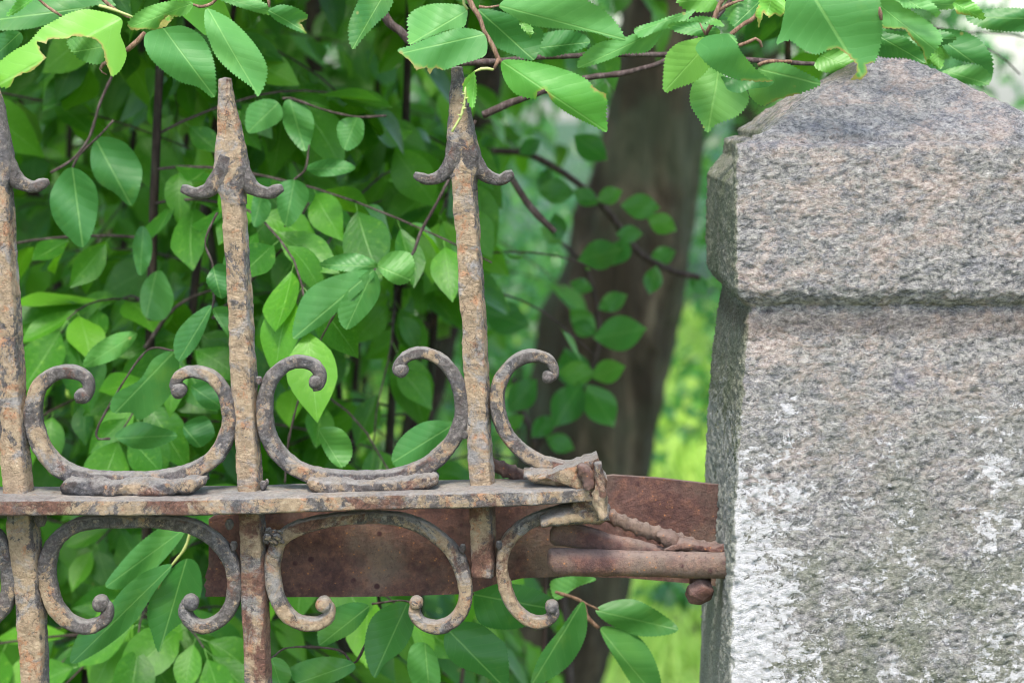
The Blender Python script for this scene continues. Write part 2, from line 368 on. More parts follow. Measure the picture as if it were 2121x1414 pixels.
# ------------------------------------------------------------------ ground
def grass_ground():
    m = M('lawn'); n = m.noise(.7, 5, .6); n2 = m.noise(14, 6, .7); n3 = m.noise(2.6, 5, .6)
    c = m.ramp(n2, [(.3, (.11, .20, .03)), (.55, (.26, .40, .06)), (.75, (.40, .50, .13))])
    c = m.mix(m.step(n3, .50, .60), c, m.ramp(n2, [(.3, (.10, .085, .05)), (.6, (.24, .22, .11)), (.8, (.34, .30, .2))])) if False else c
    c = m.mix(m.math('MULTIPLY', m.step(n3, .56, .66), .45), c, (.26, .21, .12))
    y = m.sep(m.P)[1]
    c = m.mix(m.step(y, 14.5, 17.0), c, m.ramp(n2, [(.3, (.012, .028, .01)), (.6, (.03, .07, .022))]))      # leaf litter under the wood, darkened: its shade is put into the colour
    c = m.mix(m.lin(y, 2.5, 5.0, .75, 0.0), c, m.ramp(n2, [(.3, (.05, .045, .025)), (.6, (.12, .11, .06))]))
    return m.fin(c, .85, m.bump(n2, .03, .8), .2)
n = 90
xs = np.sign(np.linspace(-1, 1, n)) * np.abs(np.linspace(-1, 1, n)) ** 2.2 * 120
ys = np.sign(np.linspace(-1, 1, n)) * np.abs(np.linspace(-1, 1, n)) ** 2.2 * 120 + 2
X, Y = np.meshgrid(xs, ys); P = np.stack([X.ravel(), Y.ravel(), np.zeros(X.size)], 1)
P[:, 2] = fbm(np.c_[P[:, :2] * .35, np.zeros(len(P))], 3, 3) * .05 * np.clip((np.abs(P[:, 1] - .5) - 1) / 3, 0, 1)
i, j = np.meshgrid(np.arange(n - 1), np.arange(n - 1)); a = (j * n + i).ravel()
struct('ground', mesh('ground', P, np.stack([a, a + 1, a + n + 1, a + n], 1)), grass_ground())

def blades(nb, y0, y1, h0, h1, halfw):
    yy = y0 + (y1 - y0) * rng.random(nb) ** 1.3; xx = (rng.random(nb) * 2 - 1) * (halfw + yy * .28) + .1 * yy
    cl = fbm(np.c_[xx * 1.3, yy * 1.3, xx * 0], 2, 11); kp = cl > -.35; xx, yy, cl = xx[kp], yy[kp], cl[kp]; nb = len(xx)
    h = h0 + (h1 - h0) * rng.random(nb) * (1 + cl); an = rng.random(nb) * 6.283; wd = .004 + .006 * rng.random(nb) + .0006 * yy
    b = np.c_[xx, yy, np.full(nb, -.02)]; d = np.c_[np.cos(an), np.sin(an), 0 * an]; le = np.c_[np.cos(an + 1.3), np.sin(an + 1.3), 0 * an] * (h * .45)[:, None]
    up = np.c_[0 * h, 0 * h, h]
    V = np.stack([b - d * wd[:, None], b + d * wd[:, None], b + up * .6 + le * .3 + d * wd[:, None] * .7, b + up * .6 + le * .3 - d * wd[:, None] * .7, b + up + le], 1)
    k = np.arange(nb)[:, None] * 5
    return V.reshape(-1, 3), np.vstack([k + [[0, 1, 2]], k + [[0, 2, 3]], k + [[3, 2, 4]]]).astype(int)
GR = leaf_mat('grass blade', (.26, .43, .06), (.50, .64, .15), (.6, .85, .14), veins=False, trans=.4, rough=.5)
def varied(me, per):
    nn = len(me.vertices); a = me.attributes.new('vary', 'FLOAT', 'POINT')
    v = np.repeat(rng.random(nn // per + 1), per)[:nn].astype(np.float32); a.data.foreach_set('value', v); return me
V, Fc = blades(40000, 3.6, 15.5, .05, .16, 1.6)
struct('grass', varied(mesh('grass', V, Fc), 5), GR, 'stuff')

# ------------------------------------------------------------------ leaves
def leaf_shape(t):
    return np.interp(t, [0, .05, .15, .3, .45, .6, .75, .87, .94, 1], [.0, .035, .12, .215, .262, .255, .19, .10, .04, 0])
def leaf_mesh(nu, nv, droop, fold, wave, seed, width=1.0, teeth=0.0):
    """unit leaf: stalk at the origin, blade along +Y, face +Z; with a short stalk"""
    V = []; UV = []
    for a in range(nu + 1):
        t = a / nu; wd = leaf_shape(t) * width
        if teeth and 0 < a < nu: wd += teeth * (a % 2)
        bend = droop * t * t
        for b in range(-nv, nv + 1):
            s = b / nv; x = s * wd; z = -bend + fold * abs(x) + wave * math.sin(t * 9 + s * 2 + seed) * abs(s) * .5
            V.append((x, .06 + t * (1 - .18 * droop), z)); UV.append((t, .5 + .5 * s))
    w_ = 2 * nv + 1; Fc = []
    for a in range(nu):
        for b in range(2 * nv): q = a * w_ + b; Fc.append([q, q + 1, q + w_ + 1, q + w_])
    o = len(V); V += [(-.006, -.12, -.01), (.006, -.12, -.01), (.005, .07, .002), (-.005, .07, .002)]; UV += [(0, .5)] * 4; Fc.append([o, o + 1, o + 2, o + 3])
    m = mesh('leaf', V, Fc); uv = m.uv_layers.new(name='UVMap')
    li = np.empty(len(m.loops), dtype=np.int32); m.loops.foreach_get('vertex_index', li)
    uv.data.foreach_set('uv', np.array(UV, dtype=np.float32)[li].ravel())
    return m
LEAVES = [leaf_mesh(10, 2, d, f, wv, s, wd) for d, f, wv, s, wd in
          ((.25, .25, .02, 1, 1), (.45, .15, .03, 2, 1.1), (.1, .35, .03, 3, .92), (.6, .3, .02, 4, 1.05), (.3, .05, .04, 5, 1.15), (-.1, .3, .03, 6, .95))]
for k_ in LEAVES: k_.materials.append(LF_B)
LOW = []   # arrays for joined leaves
for d, f in ((.3, .25), (.5, .1), (.1, .4)):
    V = []
    for t, s in ((0, 0), (.35, -1), (.35, 1), (.75, -.9), (.75, .9), (1, 0), (.45, 0)):
        wd = leaf_shape(t); V.append((s * wd, t, -d * t * t + f * abs(s * wd)))
    LOW.append(np.array(V))
LOWF = np.array([[0, 6, 1], [0, 2, 6], [1, 6, 3], [6, 2, 4], [3, 6, 5], [6, 4, 5]])
def leafmass(Ms):
    """Ms: list of 4x4 numpy matrices -> one joined mesh"""
    Ms = np.asarray(Ms); idx = rng.integers(0, 3, len(Ms)); L = np.stack(LOW)[idx]
    V = np.einsum('nij,nkj->nki', Ms[:, :3, :3], L) + Ms[:, None, :3, 3]
    Fc = (np.arange(len(Ms))[:, None, None] * 7 + LOWF[None]).reshape(-1, 3)
    return varied(mesh('leaf_mass', V.reshape(-1, 3), Fc), 7)
def frame(pos, d, nrm, size):
    """matrix: +Y along d, +Z near nrm"""
    y = np.array(d, float); y /= np.linalg.norm(y); z = np.array(nrm, float); z = z - y * z.dot(y); z /= np.linalg.norm(z) + 1e-9
    x = np.cross(y, z); Mx = np.eye(4); Mx[:3, 0] = x * size; Mx[:3, 1] = y * size; Mx[:3, 2] = z * size; Mx[:3, 3] = pos
    return Mx
def cloud_leaves(n, cen, rad, size, up=.7, clump=0.0):
    """n random leaf frames in an ellipsoid shell-ish volume, clumped"""
    out = []
    cen = np.array(cen, float); rad = np.array(rad, float)
    nc = max(1, n // 28); ct = rng.normal(size=(nc, 3)); ct /= np.linalg.norm(ct, axis=1)[:, None]; ct *= (rng.random(nc) ** .45)[:, None]
    for k in range(n):
        c = ct[k % nc] * rad + cen; p = c + rng.normal(size=3) * rad * clump
        d = rng.normal(size=3); d[2] = -abs(d[2]) * .5 - .25; nn = rng.normal(size=3) * .55 + [0, -.35, up]
        out.append(frame(p, d, nn, size * (.6 + .7 * rng.random())))
    return out

# ------------------------------------------------------------------ far trees and wood beyond the lawn
def far_tree(X, Y, h, r, lean, label, crown, nl, size, low=1.0):
    t = thing('deciduous_tree', (X, Y, 0), label, 'tree', 'trees standing beyond the lawn')
    C = np.array([[X + lean * (z / h) ** 1.5, Y, z - .1] for z in np.linspace(0, h, 24)])
    rr = r * (1.25 - .8 * np.linspace(0, 1, 24)); V, Fc = sweep(C, rr, rr, 14, rough=r * .12, rf=6, ref=(0, 1, 0.01))
    link('trunk', mesh('trunk', V, Fc), BARK, t)
    cx, cz, rx, rz = crown
    o = link('crown', leafmass(cloud_leaves(nl, (X + cx, Y, cz), (rx, rx * .8, rz), size, clump=.11)), LF_F, t); o['kind'] = 'stuff'
    return t
far_tree(1.30, 11.5, 7, .12, .3, 'slim tree on the lawn seen past the right side of the leaning trunk', (0, 3.2, 1.5, 2.3), 5200, .12)
far_tree(-.25, 9.0, 6, .09, -.2, 'slim dark tree beyond the lawn behind the middle spear', (0, 2.9, 1.2, 1.9), 4200, .11)
far_tree(-2.2, 12.0, 8, .16, .2, 'broad tree far behind the left part of the fence', (0, 3.6, 2.2, 3.0), 6500, .13)
far_tree(2.4, 14.0, 8, .16, -.2, 'far tree behind the pointed stone cap', (0, 3.9, 2.2, 2.9), 4500, .13)
ms = []
for k in range(38000):
    x = rng.uniform(-17, 14); y = rng.uniform(15.5, 21); z = .1 + 6.8 * rng.random() ** 1.3
    if math.sin(x * 2.1) * math.sin(z * 3.3 + x) + rng.normal() * .35 < -.30: continue
    if x > 3.6 and z > .3 and rng.random() < .8: continue
    ms.append(frame((x, y, z), rng.normal(size=3) * [1, 1, .6] - [0, 0, .4], rng.normal(size=3) * .5 + [0, -.4, .6], .17 * (.6 + .8 * rng.random())))
struct('woodland', leafmass(ms), LF_F, 'stuff')
# low bushes on the lawn
def bush(X, Y, rx, rz, nl, label, size=.085):
    t = thing('low_bush', (X, Y, 0), label, 'bush', 'low bushes on the lawn')
    o = link('foliage', leafmass(cloud_leaves(nl, (X, Y, rz * .9), (rx, rx * .8, rz), size, clump=.14)), LF_F, t); o['kind'] = 'stuff'
    for k in range(3):
        C = np.array([[X + (k - 1) * .12 * s, Y, s * rz * 1.2 - .05] for s in np.linspace(0, 1, 6)])
        V, Fc = sweep(C, .012, .012, 6); link('stem', mesh('stem', V, Fc), STEM, t)
bush(.02, 6.2, .34, .62, 420, 'airy pale bush glimpsed between the right picket and the leaning trunk', .06)
bush(1.25, 9.2, .55, .40, 900, 'low pale bush on the bright lawn just left of the pillar')
bush(.15, 7.6, .5, .55, 1000, 'bright bush behind the right spear low over the lawn')
bush(-.5, 8.2, .6, .45, 1000, 'low bush on the lawn seen between the middle and right pickets')
for bx, by, bl in ((1370, 840, 'small dark weed clump on the lawn right of the leaning trunk, upper one'), (1405, 930, 'small dark weed clump on the lawn right of the leaning trunk, lower one'), (1400, 700, 'weedy clump at the far edge of the lawn by the pillar'), (1080, 800, 'weedy clump on the lawn left of the leaning trunk'), (1400, 1300, 'weed clump low on the lawn beside the foot of the pillar')):
    yy = CAM[2] / math.tan(PITCH + math.atan((by - PY0) / F)) + CAM[1]; q = at(bx, by, yy); bush(q[0], yy, .16, .08, 90, bl, .05)
bush(2.1, 10.5, .7, .6, 1000, 'bush on the lawn hidden behind the stone pillar')

# ------------------------------------------------------------------ big leaning tree
tr = thing('leaning_tree', (at(1085, 1500, 3.5)[0], 3.5, 0), 'thick leaning tree trunk with dark ridged bark left of the stone pillar', 'tree')
pts = [(1065, 1570, 160), (1100, 1480, 132), (1130, 1400, 124), (1185, 1200, 118), (1215, 1000, 124), (1228, 900, 128), (1262, 700, 138), (1300, 560, 134), (1338, 400, 116), (1372, 200, 104), (1400, -100, 94), (1440, -500, 88), (1480, -1000, 80)]
C = pxpath(pts, 3.5, .012); C[:, 2] = np.maximum(C[:, 2], -.15)
rr = C[:, 3]; V, Fc = sweep(C[:, :3], rr, rr, 72, rough=0)
Vs = V * [1, 1, .28]; cc = np.interp(V[:, 2], C[:, 2], C[:, 0]); dd = np.c_[V[:, 0] - cc, V[:, 1] - 3.5, 0 * cc]; dd /= np.linalg.norm(dd, axis=1)[:, None] + 1e-9
V = V + dd * (.026 * fbm(Vs * 20, 4, 2) + .012 * np.abs(fbm(Vs * 12, 2, 8)) - .03 * np.clip(fbm(Vs * 5 + 3, 2, 4), 0, 1))[:, None]
link('trunk', mesh('trunk', V, Fc), BARK, tr)
top = C[-1, :3]
for (dx, dy, dz, r0) in ((-.9, -1.0, 1.3, .05), (.9, -.4, 1.2, .05), (.1, 1.0, 1.5, .045), (-.4, .4, 1.9, .04)):
    q = resample(catmull([top - [0, 0, .5], top + np.array([dx * .4, dy * .4, dz * .3]), top + [dx, dy, dz]], 8), .05)
    rr = np.linspace(r0, r0 * .35, len(q)); V, Fc = sweep(q, rr, rr, 10, rough=.003, rf=20); link('limb', mesh('limb', V, Fc), BARK, tr)
ms = cloud_leaves(6500, (-.2, 3.6, 4.1), (2.6, 2.3, 1.2), .13, clump=.12)
ms = [q for q in ms if proj(q[:3, 3])[1] < -160]
o = link('crown', leafmass(ms), LF_F, tr); o['kind'] = 'stuff'

# ------------------------------------------------------------------ traced leaves
def hero(parent, pts, base, tip, Y, mat, tilt=0.0, curl=.12, droop=.0, teeth=3.4, dyt=0.0, grid=9.0):
    """a leaf whose outline was drawn in image points; given its own distance, tilt and curvature"""
    base = np.array(base, float); tip = np.array(tip, float); ax = tip - base; L = np.linalg.norm(ax); ax /= L; nx = np.array([-ax[1], ax[0]])
    P = [np.array(p[:2], float) for p in pts]; fl = [len(p) > 2 for p in pts]; nP = len(P)
    O = []; B = []
    for i in range(nP):
        p0, p1, p2, p3 = P[i - 1], P[i], P[(i + 1) % nP], P[(i + 2) % nP]
        bite = fl[i] or fl[(i + 1) % nP]; seg = np.linalg.norm(p2 - p1); k = max(1, int(seg / (3.4 if not bite else 3.0)))
        for s in range(k):
            t = s / k
            if bite: q = p1 * (1 - t) + p2 * t + rng.normal(size=2) * .9
            else: q = .5 * (2 * p1 + (p2 - p0) * t + (2 * p0 - 5 * p1 + 4 * p2 - p3) * t * t + (3 * p1 - p0 - 3 * p2 + p3) * t ** 3)
            O.append(q); B.append(bite)
    O = np.array(O); cen = O.mean(0); n = len(O)
    O2 = O.copy()
    for i in range(n):
        if B[i] or teeth == 0: continue
        tg = O[(i + 1) % n] - O[i - 1]; nn = np.array([tg[1], -tg[0]]); nn /= np.linalg.norm(nn) + 1e-9
        if nn.dot(O[i] - cen) < 0: nn = -nn
        rel = (O[i] - base); s = rel.dot(ax) / L
        if s < .04 or s > .97: continue
        O2[i] = O[i] + nn * (teeth * .5 if i % 2 else -teeth * .35) + ax * (teeth * .6 if i % 2 else 0)
    O = O2
    # interior points
    lo, hi = O.min(0), O.max(0); I = []
    def inside(q):
        c = False; j = n - 1
        for i in range(n):
            if (O[i][1] > q[1]) != (O[j][1] > q[1]) and q[0] < (O[j][0] - O[i][0]) * (q[1] - O[i][1]) / (O[j][1] - O[i][1]) + O[i][0]: c = not c
            j = i
        return c
    y = lo[1]
    while y < hi[1]:
        x = lo[0]
        while x < hi[0]:
            q = np.array([x, y]) + rng.normal(size=2) * 1.2
            if np.min(np.abs(O - q).sum(1)) > grid * .55 and inside(q): I.append(q)
            x += grid
        y += grid
    allp = [Vector(q) for q in O] + [Vector(q) for q in I]
    r = delaunay_2d_cdt(allp, [], [list(range(n))], 1, 1e-4)
    vs = np.array([list(v) for v in r[0]]); fs = [list(f) for f in r[2]]
    side = max(20.0, np.abs((O - base) @ nx).max()); pm = pxm(Y)
    V = []; UV = []; BT = []
    bp = O[np.array(B)] if any(B) else None
    for q in vs:
        rel = q - base; s = rel.dot(ax) / L; c = rel.dot(nx); cs = c / side
        # arched across, drooping along, slightly quilted between the side veins
        dy = pm * (curl * abs(c) * 1.2 * (1 - .3 * abs(cs)) - curl * .25 * side) + pm * tilt * c + pm * L * droop * (s - .5) ** 2 * 1.5 + pm * L * dyt * s
        dy += pm * .5 * math.sin((s - abs(cs) * .25) * 53) * min(1, abs(cs) * 2) + pm * 7 * math.sin(s * 7 + cs * 3 + base[0])
        V.append(at(q[0], q[1], Y + dy)); UV.append((min(max(s, 0), 1), .5 + .5 * max(-1, min(1, cs))))
        BT.append(max(0, 1 - np.min(np.linalg.norm(bp - q, axis=1)) / 6) if bp is not None else 0)
    # face the camera
    if fs:
        a_, b_, c_ = [Vector(V[k]) for k in fs[0][:3]]
        if (b_ - a_).cross(c_ - a_).dot(Vector(CAM) - a_) < 0: fs = [f[::-1] for f in fs]
    m = mesh('leaf', np.array(V), fs); uv = m.uv_layers.new(name='UVMap')
    li = np.empty(len(m.loops), dtype=np.int32); m.loops.foreach_get('vertex_index', li)
    uv.data.foreach_set('uv', np.array(UV, dtype=np.float32)[li].ravel())
    a = m.attributes.new('bite', 'FLOAT', 'POINT'); a.data.foreach_set('value', np.array(BT, dtype=np.float32))
    return link('leaf', m, mat, parent)
def twig(parent, pts, Y, mat=TWIG, name='twig', n=8, rough=.0006):
    C = pxpath(pts, Y, .003); r = C[:, 3]
    V, Fc = sweep(C[:, :3], r, r, n, rough=rough, rf=150); return link(name, mesh(name, V, Fc), mat, parent)

b1 = thing('leafy_branch', at(200, -150, .03), 'bird cherry branch hanging into the top left corner, one leaf badly eaten and yellowing', 'branch', 'leafy branches hanging over the fence')
hero(b1, [(250, 38), (190, 20), (150, 25), (110, 45), (85, 60), (60, 88), (30, 105), (0, 128), (-40, 165), (-35, 185), (0, 180), (20, 182), (30, 163, 1), (48, 153, 1), (66, 148, 1), (82, 134, 1), (96, 120, 1), (84, 108, 1), (76, 87, 1), (95, 90, 1), (102, 82, 1), (140, 80, 1), (148, 75, 1), (190, 78, 1), (208, 90, 1), (216, 110, 1), (222, 140, 1), (230, 158), (248, 148), (262, 120), (260, 98), (250, 70)], (250, 38), (-30, 190), .0, LF_Y, tilt=.25, curl=.3, droop=.2)
hero(b1, [(397, 4), (350, 3), (305, 15), (275, 35), (265, 52), (272, 64, 1), (300, 60), (320, 64, 1), (338, 62, 1), (334, 46, 1), (345, 34, 1), (370, 35), (393, 25)], (397, 8), (266, 58), .015, LF, tilt=-.3, curl=.2)
hero(b1, [(318, 66, 1), (325, 60, 1), (345, 55, 1), (362, 34, 1), (350, 32, 1), (334, 44, 1), (330, 56, 1)], (320, 64), (360, 34), .012, LF_Y, teeth=0)
hero(b1, [(342, 58), (375, 53), (405, 65), (425, 85), (440, 120), (446, 155), (444, 202), (410, 180), (370, 168), (330, 140), (308, 115), (298, 90), (305, 68)], (340, 60), (445, 202), .0, LF, tilt=.15, curl=.18, droop=.1)
hero(b1, [(430, 18), (470, 35), (500, 60), (530, 95), (550, 130), (552, 160), (535, 200), (520, 180), (480, 150), (450, 120), (435, 90), (425, 60), (423, 35)], (430, 18), (536, 200), .01, LF, tilt=-.45, curl=.25, droop=.15)
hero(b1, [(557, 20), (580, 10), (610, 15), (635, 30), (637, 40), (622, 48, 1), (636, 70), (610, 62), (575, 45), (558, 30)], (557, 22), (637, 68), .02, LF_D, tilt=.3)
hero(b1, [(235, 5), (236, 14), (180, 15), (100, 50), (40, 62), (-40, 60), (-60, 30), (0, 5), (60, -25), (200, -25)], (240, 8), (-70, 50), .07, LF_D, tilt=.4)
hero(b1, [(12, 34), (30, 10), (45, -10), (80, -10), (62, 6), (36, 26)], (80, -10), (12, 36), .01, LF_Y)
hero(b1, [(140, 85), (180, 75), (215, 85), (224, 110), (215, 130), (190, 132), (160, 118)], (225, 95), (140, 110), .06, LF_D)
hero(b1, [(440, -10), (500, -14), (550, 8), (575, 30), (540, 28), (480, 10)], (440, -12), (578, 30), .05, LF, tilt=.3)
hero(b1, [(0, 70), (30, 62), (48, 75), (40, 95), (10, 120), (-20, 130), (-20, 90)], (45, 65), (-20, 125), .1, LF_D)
twig(b1, [(200, -150, 6), (170, -60, 5), (215, 0, 4), (255, 30, 3), (300, 45, 4), (340, 30, 3)], .03)
twig(b1, [(60, -20, 3), (95, 12, 3), (128, 34, 3)], .02)
twig(b1, [(205, 12, 2.5), (240, 22, 3), (275, 36, 3)], .015, PETI, 'stalk')
twig(b1, [(300, 68, 5), (280, 90, 5), (262, 105, 5)], .05)
twig(b1, [(222, 128, 4), (212, 134, 5), (208, 142, 3)], .03)
twig(b1, [(206, 142, 1.6), (212, 150, 1.6), (221, 155, 1.4)], .03)
twig(b1, [(395, 8, 2.5), (420, 14, 3.5), (450, -5, 4), (470, -80, 5), (430, -170, 6), (200, -155, 6)], .03)
twig(b1, [(558, 15, 2.5), (556, 0, 3), (540, -60, 4), (470, -82, 5)], .03)

b2 = thing('leafy_branch', at(960, -150, .02), 'brown twig hanging in front of the right spear beside a crumpled leaf', 'branch', 'leafy branches hanging over the fence')
hero(b2, [(966, 18), (945, 9), (897, 8), (860, 20), (845, 38), (846, 60), (849, 92), (880, 80), (930, 62), (961, 56), (968, 35)], (968, 22), (843, 95), .0, LF, tilt=.35, curl=.2)
hero(b2, [(961, 58), (992, 64), (1007, 78), (1009, 105), (999, 119), (958, 132), (917, 146), (900, 140, 1), (890, 154, 1), (883, 139, 1), (863, 146, 1), (849, 126, 1), (826, 109), (826, 102), (849, 95), (890, 78), (938, 62)], (1000, 72), (826, 112), -.02, LF, tilt=.3, curl=.22, droop=.1)
hero(b2, [(1034, 10), (1060, -8), (1120, -20), (1190, -8), (1243, 17), (1270, 41), (1296, 82), (1277, 83), (1230, 68), (1175, 61), (1107, 54), (1067, 37), (1039, 20)], (1034, 12), (1296, 82), -.01, LF, tilt=.3, curl=.2, droop=.1)
hero(b2, [(1040, 127), (1073, 124), (1124, 132), (1175, 146), (1209, 161), (1228, 178), (1238, 188, 1), (1256, 194, 1), (1257, 206), (1255, 238), (1257, 273), (1230, 261), (1175, 234), (1141, 207), (1134, 190, 1), (1122, 186, 1), (1113, 190, 1), (1112, 205), (1073, 197), (1053, 180), (1040, 153)], (1038, 126), (1257, 273), -.035, LF_Y, tilt=.3, curl=.3, droop=.15)
hero(b2, [(982, 149), (987, 175), (986, 203), (978, 226), (968, 207), (961, 195, 1), (957, 176, 1), (965, 160, 1)], (984, 148), (978, 226), -.03, LF_Y, tilt=1.4, curl=.9)
hero(b2, [(985, 148), (972, 155), (962, 168), (958, 190), (966, 182), (972, 168)], (985, 147), (958, 190), -.034, LF_Y, tilt=-.8, teeth=0)
hero(b2, [(812, -5), (805, 24), (785, 44), (755, 75), (730, 102), (722, 61), (730, 30), (755, -10)], (800, -20), (730, 102), .05, LF_D, tilt=.3)
hero(b2, [(990, 20), (1040, 25), (1090, 45), (1124, 65), (1118, 95), (1105, 125), (1060, 112), (1020, 92), (1000, 60)], (990, 20), (1107, 125), .1, LF_D, tilt=.3)
hero(b2, [(1110, 105), (1115, 75), (1175, 62), (1217, 78), (1217, 95), (1170, 112), (1130, 118)], (1108, 100), (1220, 88), .12, LF_D)
hero(b2, [(1375, 58), (1345, 105), (1294, 112), (1250, 128), (1197, 141), (1209, 112), (1243, 88), (1294, 78), (1345, 56)], (1378, 58), (1197, 141), .06, LF, tilt=-.3)
hero(b2, [(1314, 60), (1365, 42), (1410, 27), (1440, 22), (1410, 50), (1362, 65), (1328, 78)], (1440, 22), (1312, 68), .05, LF, tilt=.5)
hero(b2, [(1075, 38), (1095, 48), (1104, 62), (1100, 78), (1088, 66), (1078, 54)], (1074, 36), (1100, 78), .02, LF_D)
twig(b2, [(960, -150, 8), (955, -60, 7), (972, 0, 5.5), (992, 35, 5), (1003, 65, 5), (1020, 95, 4.5), (1033, 125, 5), (1038, 130, 4)], -.012)
twig(b2, [(1033, 122, 4), (1026, 138, 3.5), (1022, 145, 3)], -.02)
twig(b2, [(1022, 145, 2.5), (1005, 142, 2.5), (988, 146, 2), (975, 156, 2)], -.03, PETI, 'stalk')
twig(b2, [(962, 180, 2.6), (963, 205, 2.8), (957, 235, 2.4), (945, 258, 2.3), (936, 273, 3)], -.035, PETI, 'stalk')
for sx, sy in ((-1, 196), (1, 205), (-1, 216), (1, 226), (-1, 240)):
    xx = np.interp(sy, [180, 205, 235, 258], [962, 963, 957, 945]); twig(b2, [(xx, sy, 1.5), (xx + sx * 7, sy - 3, .8)], -.036, PETI, 'stalk', 5)
twig(b2, [(992, 14, 3), (1010, 16, 2.5), (1034, 12, 2.5)], -.01)
twig(b2, [(968, 20, 2.5), (960, 5, 3), (962, -30, 3)], -.005, PETI, 'stalk')
b4 = thing('bare_branch', at(720, -120, .16), 'dark bare branch running sideways behind the right spear tip', 'branch')
twig(b4, [(720, -120, 11), (795, 30, 10), (830, 65, 9), (860, 95, 8), (930, 128, 7), (1010, 128, 6.5), (1100, 120, 6), (1250, 114, 5.5), (1380, 113, 5), (1400, 108, 4)], .16, TWIG_D)
twig(b4, [(1000, 238, 8), (1080, 205, 7), (1210, 163, 6.5), (1300, 150, 6), (1392, 118, 5), (1480, 40, 5), (1560, -60, 6)], .22, TWIG_D)
twig(b4, [(1400, 110, 4), (1480, 118, 5), (1560, 125, 5), (1690, 133, 4.5)], .16, TWIG_D)

b3 = thing('leafy_branch', at(1560, -150, .0), 'leafy branch drooping over the stone pillar top, biggest leaf touching the stone', 'branch', 'leafy branches hanging over the fence')
hero(b3, [(1465, 78), (1430, 82), (1400, 92), (1380, 115), (1375, 150), (1376, 190), (1400, 183), (1440, 168), (1468, 142), (1484, 110)], (1475, 80), (1375, 191), .02, LF, tilt=-.3)
hero(b3, [(1458, 78), (1485, 71), (1519, 73), (1531, 102), (1550, 126), (1573, 150), (1600, 167), (1588, 170, 1), (1536, 167), (1502, 156), (1468, 136), (1444, 109), (1442, 95)], (1510, 70), (1600, 168), -.045, LF, tilt=.35, curl=.4, droop=.3)
hero(b3, [(1495, 158), (1536, 167), (1600, 167), (1590, 180), (1553, 185), (1533, 193), (1509, 187), (1499, 170)], (1495, 158), (1600, 170), -.02, LF_D, tilt=-.9, curl=.4, teeth=0)
hero(b3, [(1468, 140), (1495, 150), (1520, 180), (1546, 187), (1550, 211), (1529, 238), (1482, 258), (1466, 275), (1451, 251), (1431, 217), (1431, 185), (1445, 155)], (1490, 140), (1466, 276), .04, LF, tilt=.2)
hero(b3, [(1577, 136), (1621, 130), (1658, 146), (1700, 172), (1655, 194), (1617, 205, 1), (1583, 219), (1563, 211), (1550, 190), (1560, 160)], (1560, 140), (1702, 175), .05, LF, tilt=.3)
hero(b3, [(1640, -18), (1624, 27), (1617, 61), (1608, 90), (1635, 83), (1660, 100), (1689, 112), (1715, 104), (1733, 99, 1), (1753, 112, 1), (1774, 133, 1), (1774, 150, 1), (1760, 168, 1), (1787, 163), (1798, 150, 1), (1794, 133, 1), (1811, 129), (1825, 85), (1826, 34), (1810, -18), (1720, -34)], (1675, -24), (1790, 165), -.07, LF, tilt=.12, curl=.2, droop=.2)
hero(b3, [(1825, -10), (1876, 15), (1930, 51), (1951, 78), (1944, 95), (1923, 119), (1917, 131), (1910, 102, 1), (1889, 82, 1), (1876, 61, 1), (1825, 58, 1), (1800, 30)], (1790, -15), (1945, 110), -.05, LF, tilt=.3, curl=.25)
hero(b3, [(1815, 66), (1842, 69), (1876, 78), (1910, 109), (1917, 131), (1876, 121), (1815, 114)], (1812, 70), (1917, 131), .0, LF_D, tilt=.3)
hero(b3, [(1925, 90), (1945, 95), (1955, 115), (1950, 143), (1928, 128)], (1940, 90), (1945, 143), .08, LF_D)
hero(b3, [(1866, -12), (1910, -8), (1944, 20), (1940, 36), (1920, 22), (1903, 17), (1870, 15)], (1860, -12), (1942, 38), -.06, LF, tilt=.4)
hero(b3, [(1974, 7), (1998, -5), (2029, 17), (2039, 41), (2012, 34), (1985, 30, 1), (1978, 20)], (1974, 4), (2040, 42), -.02, LF_Y, tilt=.4)
hero(b3, [(1934, 65), (1978, 61), (2022, 78), (2053, 116), (2053, 156), (2032, 136), (1978, 122), (1957, 102)], (1930, 66), (2055, 158), .16, LF_D, tilt=.3)
hero(b3, [(1950, 150), (2012, 133), (2053, 143), (2046, 175), (1990, 172)], (1950, 145), (2050, 175), .2, LF_D)
hero(b3, [(2000, 34), (2063, 18), (2150, 22), (2200, 50), (2140, 66), (2046, 61)], (2200, 40), (1998, 36), .18, LF_D)
hero(b3, [(1686, 138), (1706, 109), (1740, 102), (1767, 119), (1772, 143), (1723, 152)], (1690, 110), (1775, 145), .1, LF_D)
hero(b3, [(1502, 20), (1536, -8), (1582, -2), (1575, 22), (1563, 34), (1543, 55), (1520, 55)], (1582, -5), (1515, 58), .0, LF_D, tilt=.4)
hero(b3, [(1575, -8), (1600, -12), (1622, -8), (1631, 22), (1618, 36, 1), (1605, 30, 1), (1592, 38, 1), (1582, 28, 1), (1572, 58, 1), (1568, 40, 1), (1563, 30, 1), (1572, 10)], (1600, -12), (1585, 45), -.05, LF_Y, tilt=.8, curl=.6)
hero(b3, [(1420, 44), (1451, 34), (1488, 41), (1499, 56), (1451, 47)], (1499, 58), (1418, 46), -.01, LF_D, tilt=.6)
hero(b3, [(1385, 50), (1440, 45), (1490, 62), (1480, 78), (1440, 75), (1400, 66)], (1492, 66), (1383, 52), .04, LF)
hero(b3, [(1400, -10), (1460, -12), (1490, 10), (1470, 25), (1420, 20)], (1500, -5), (1398, 5), .06, LF_D)
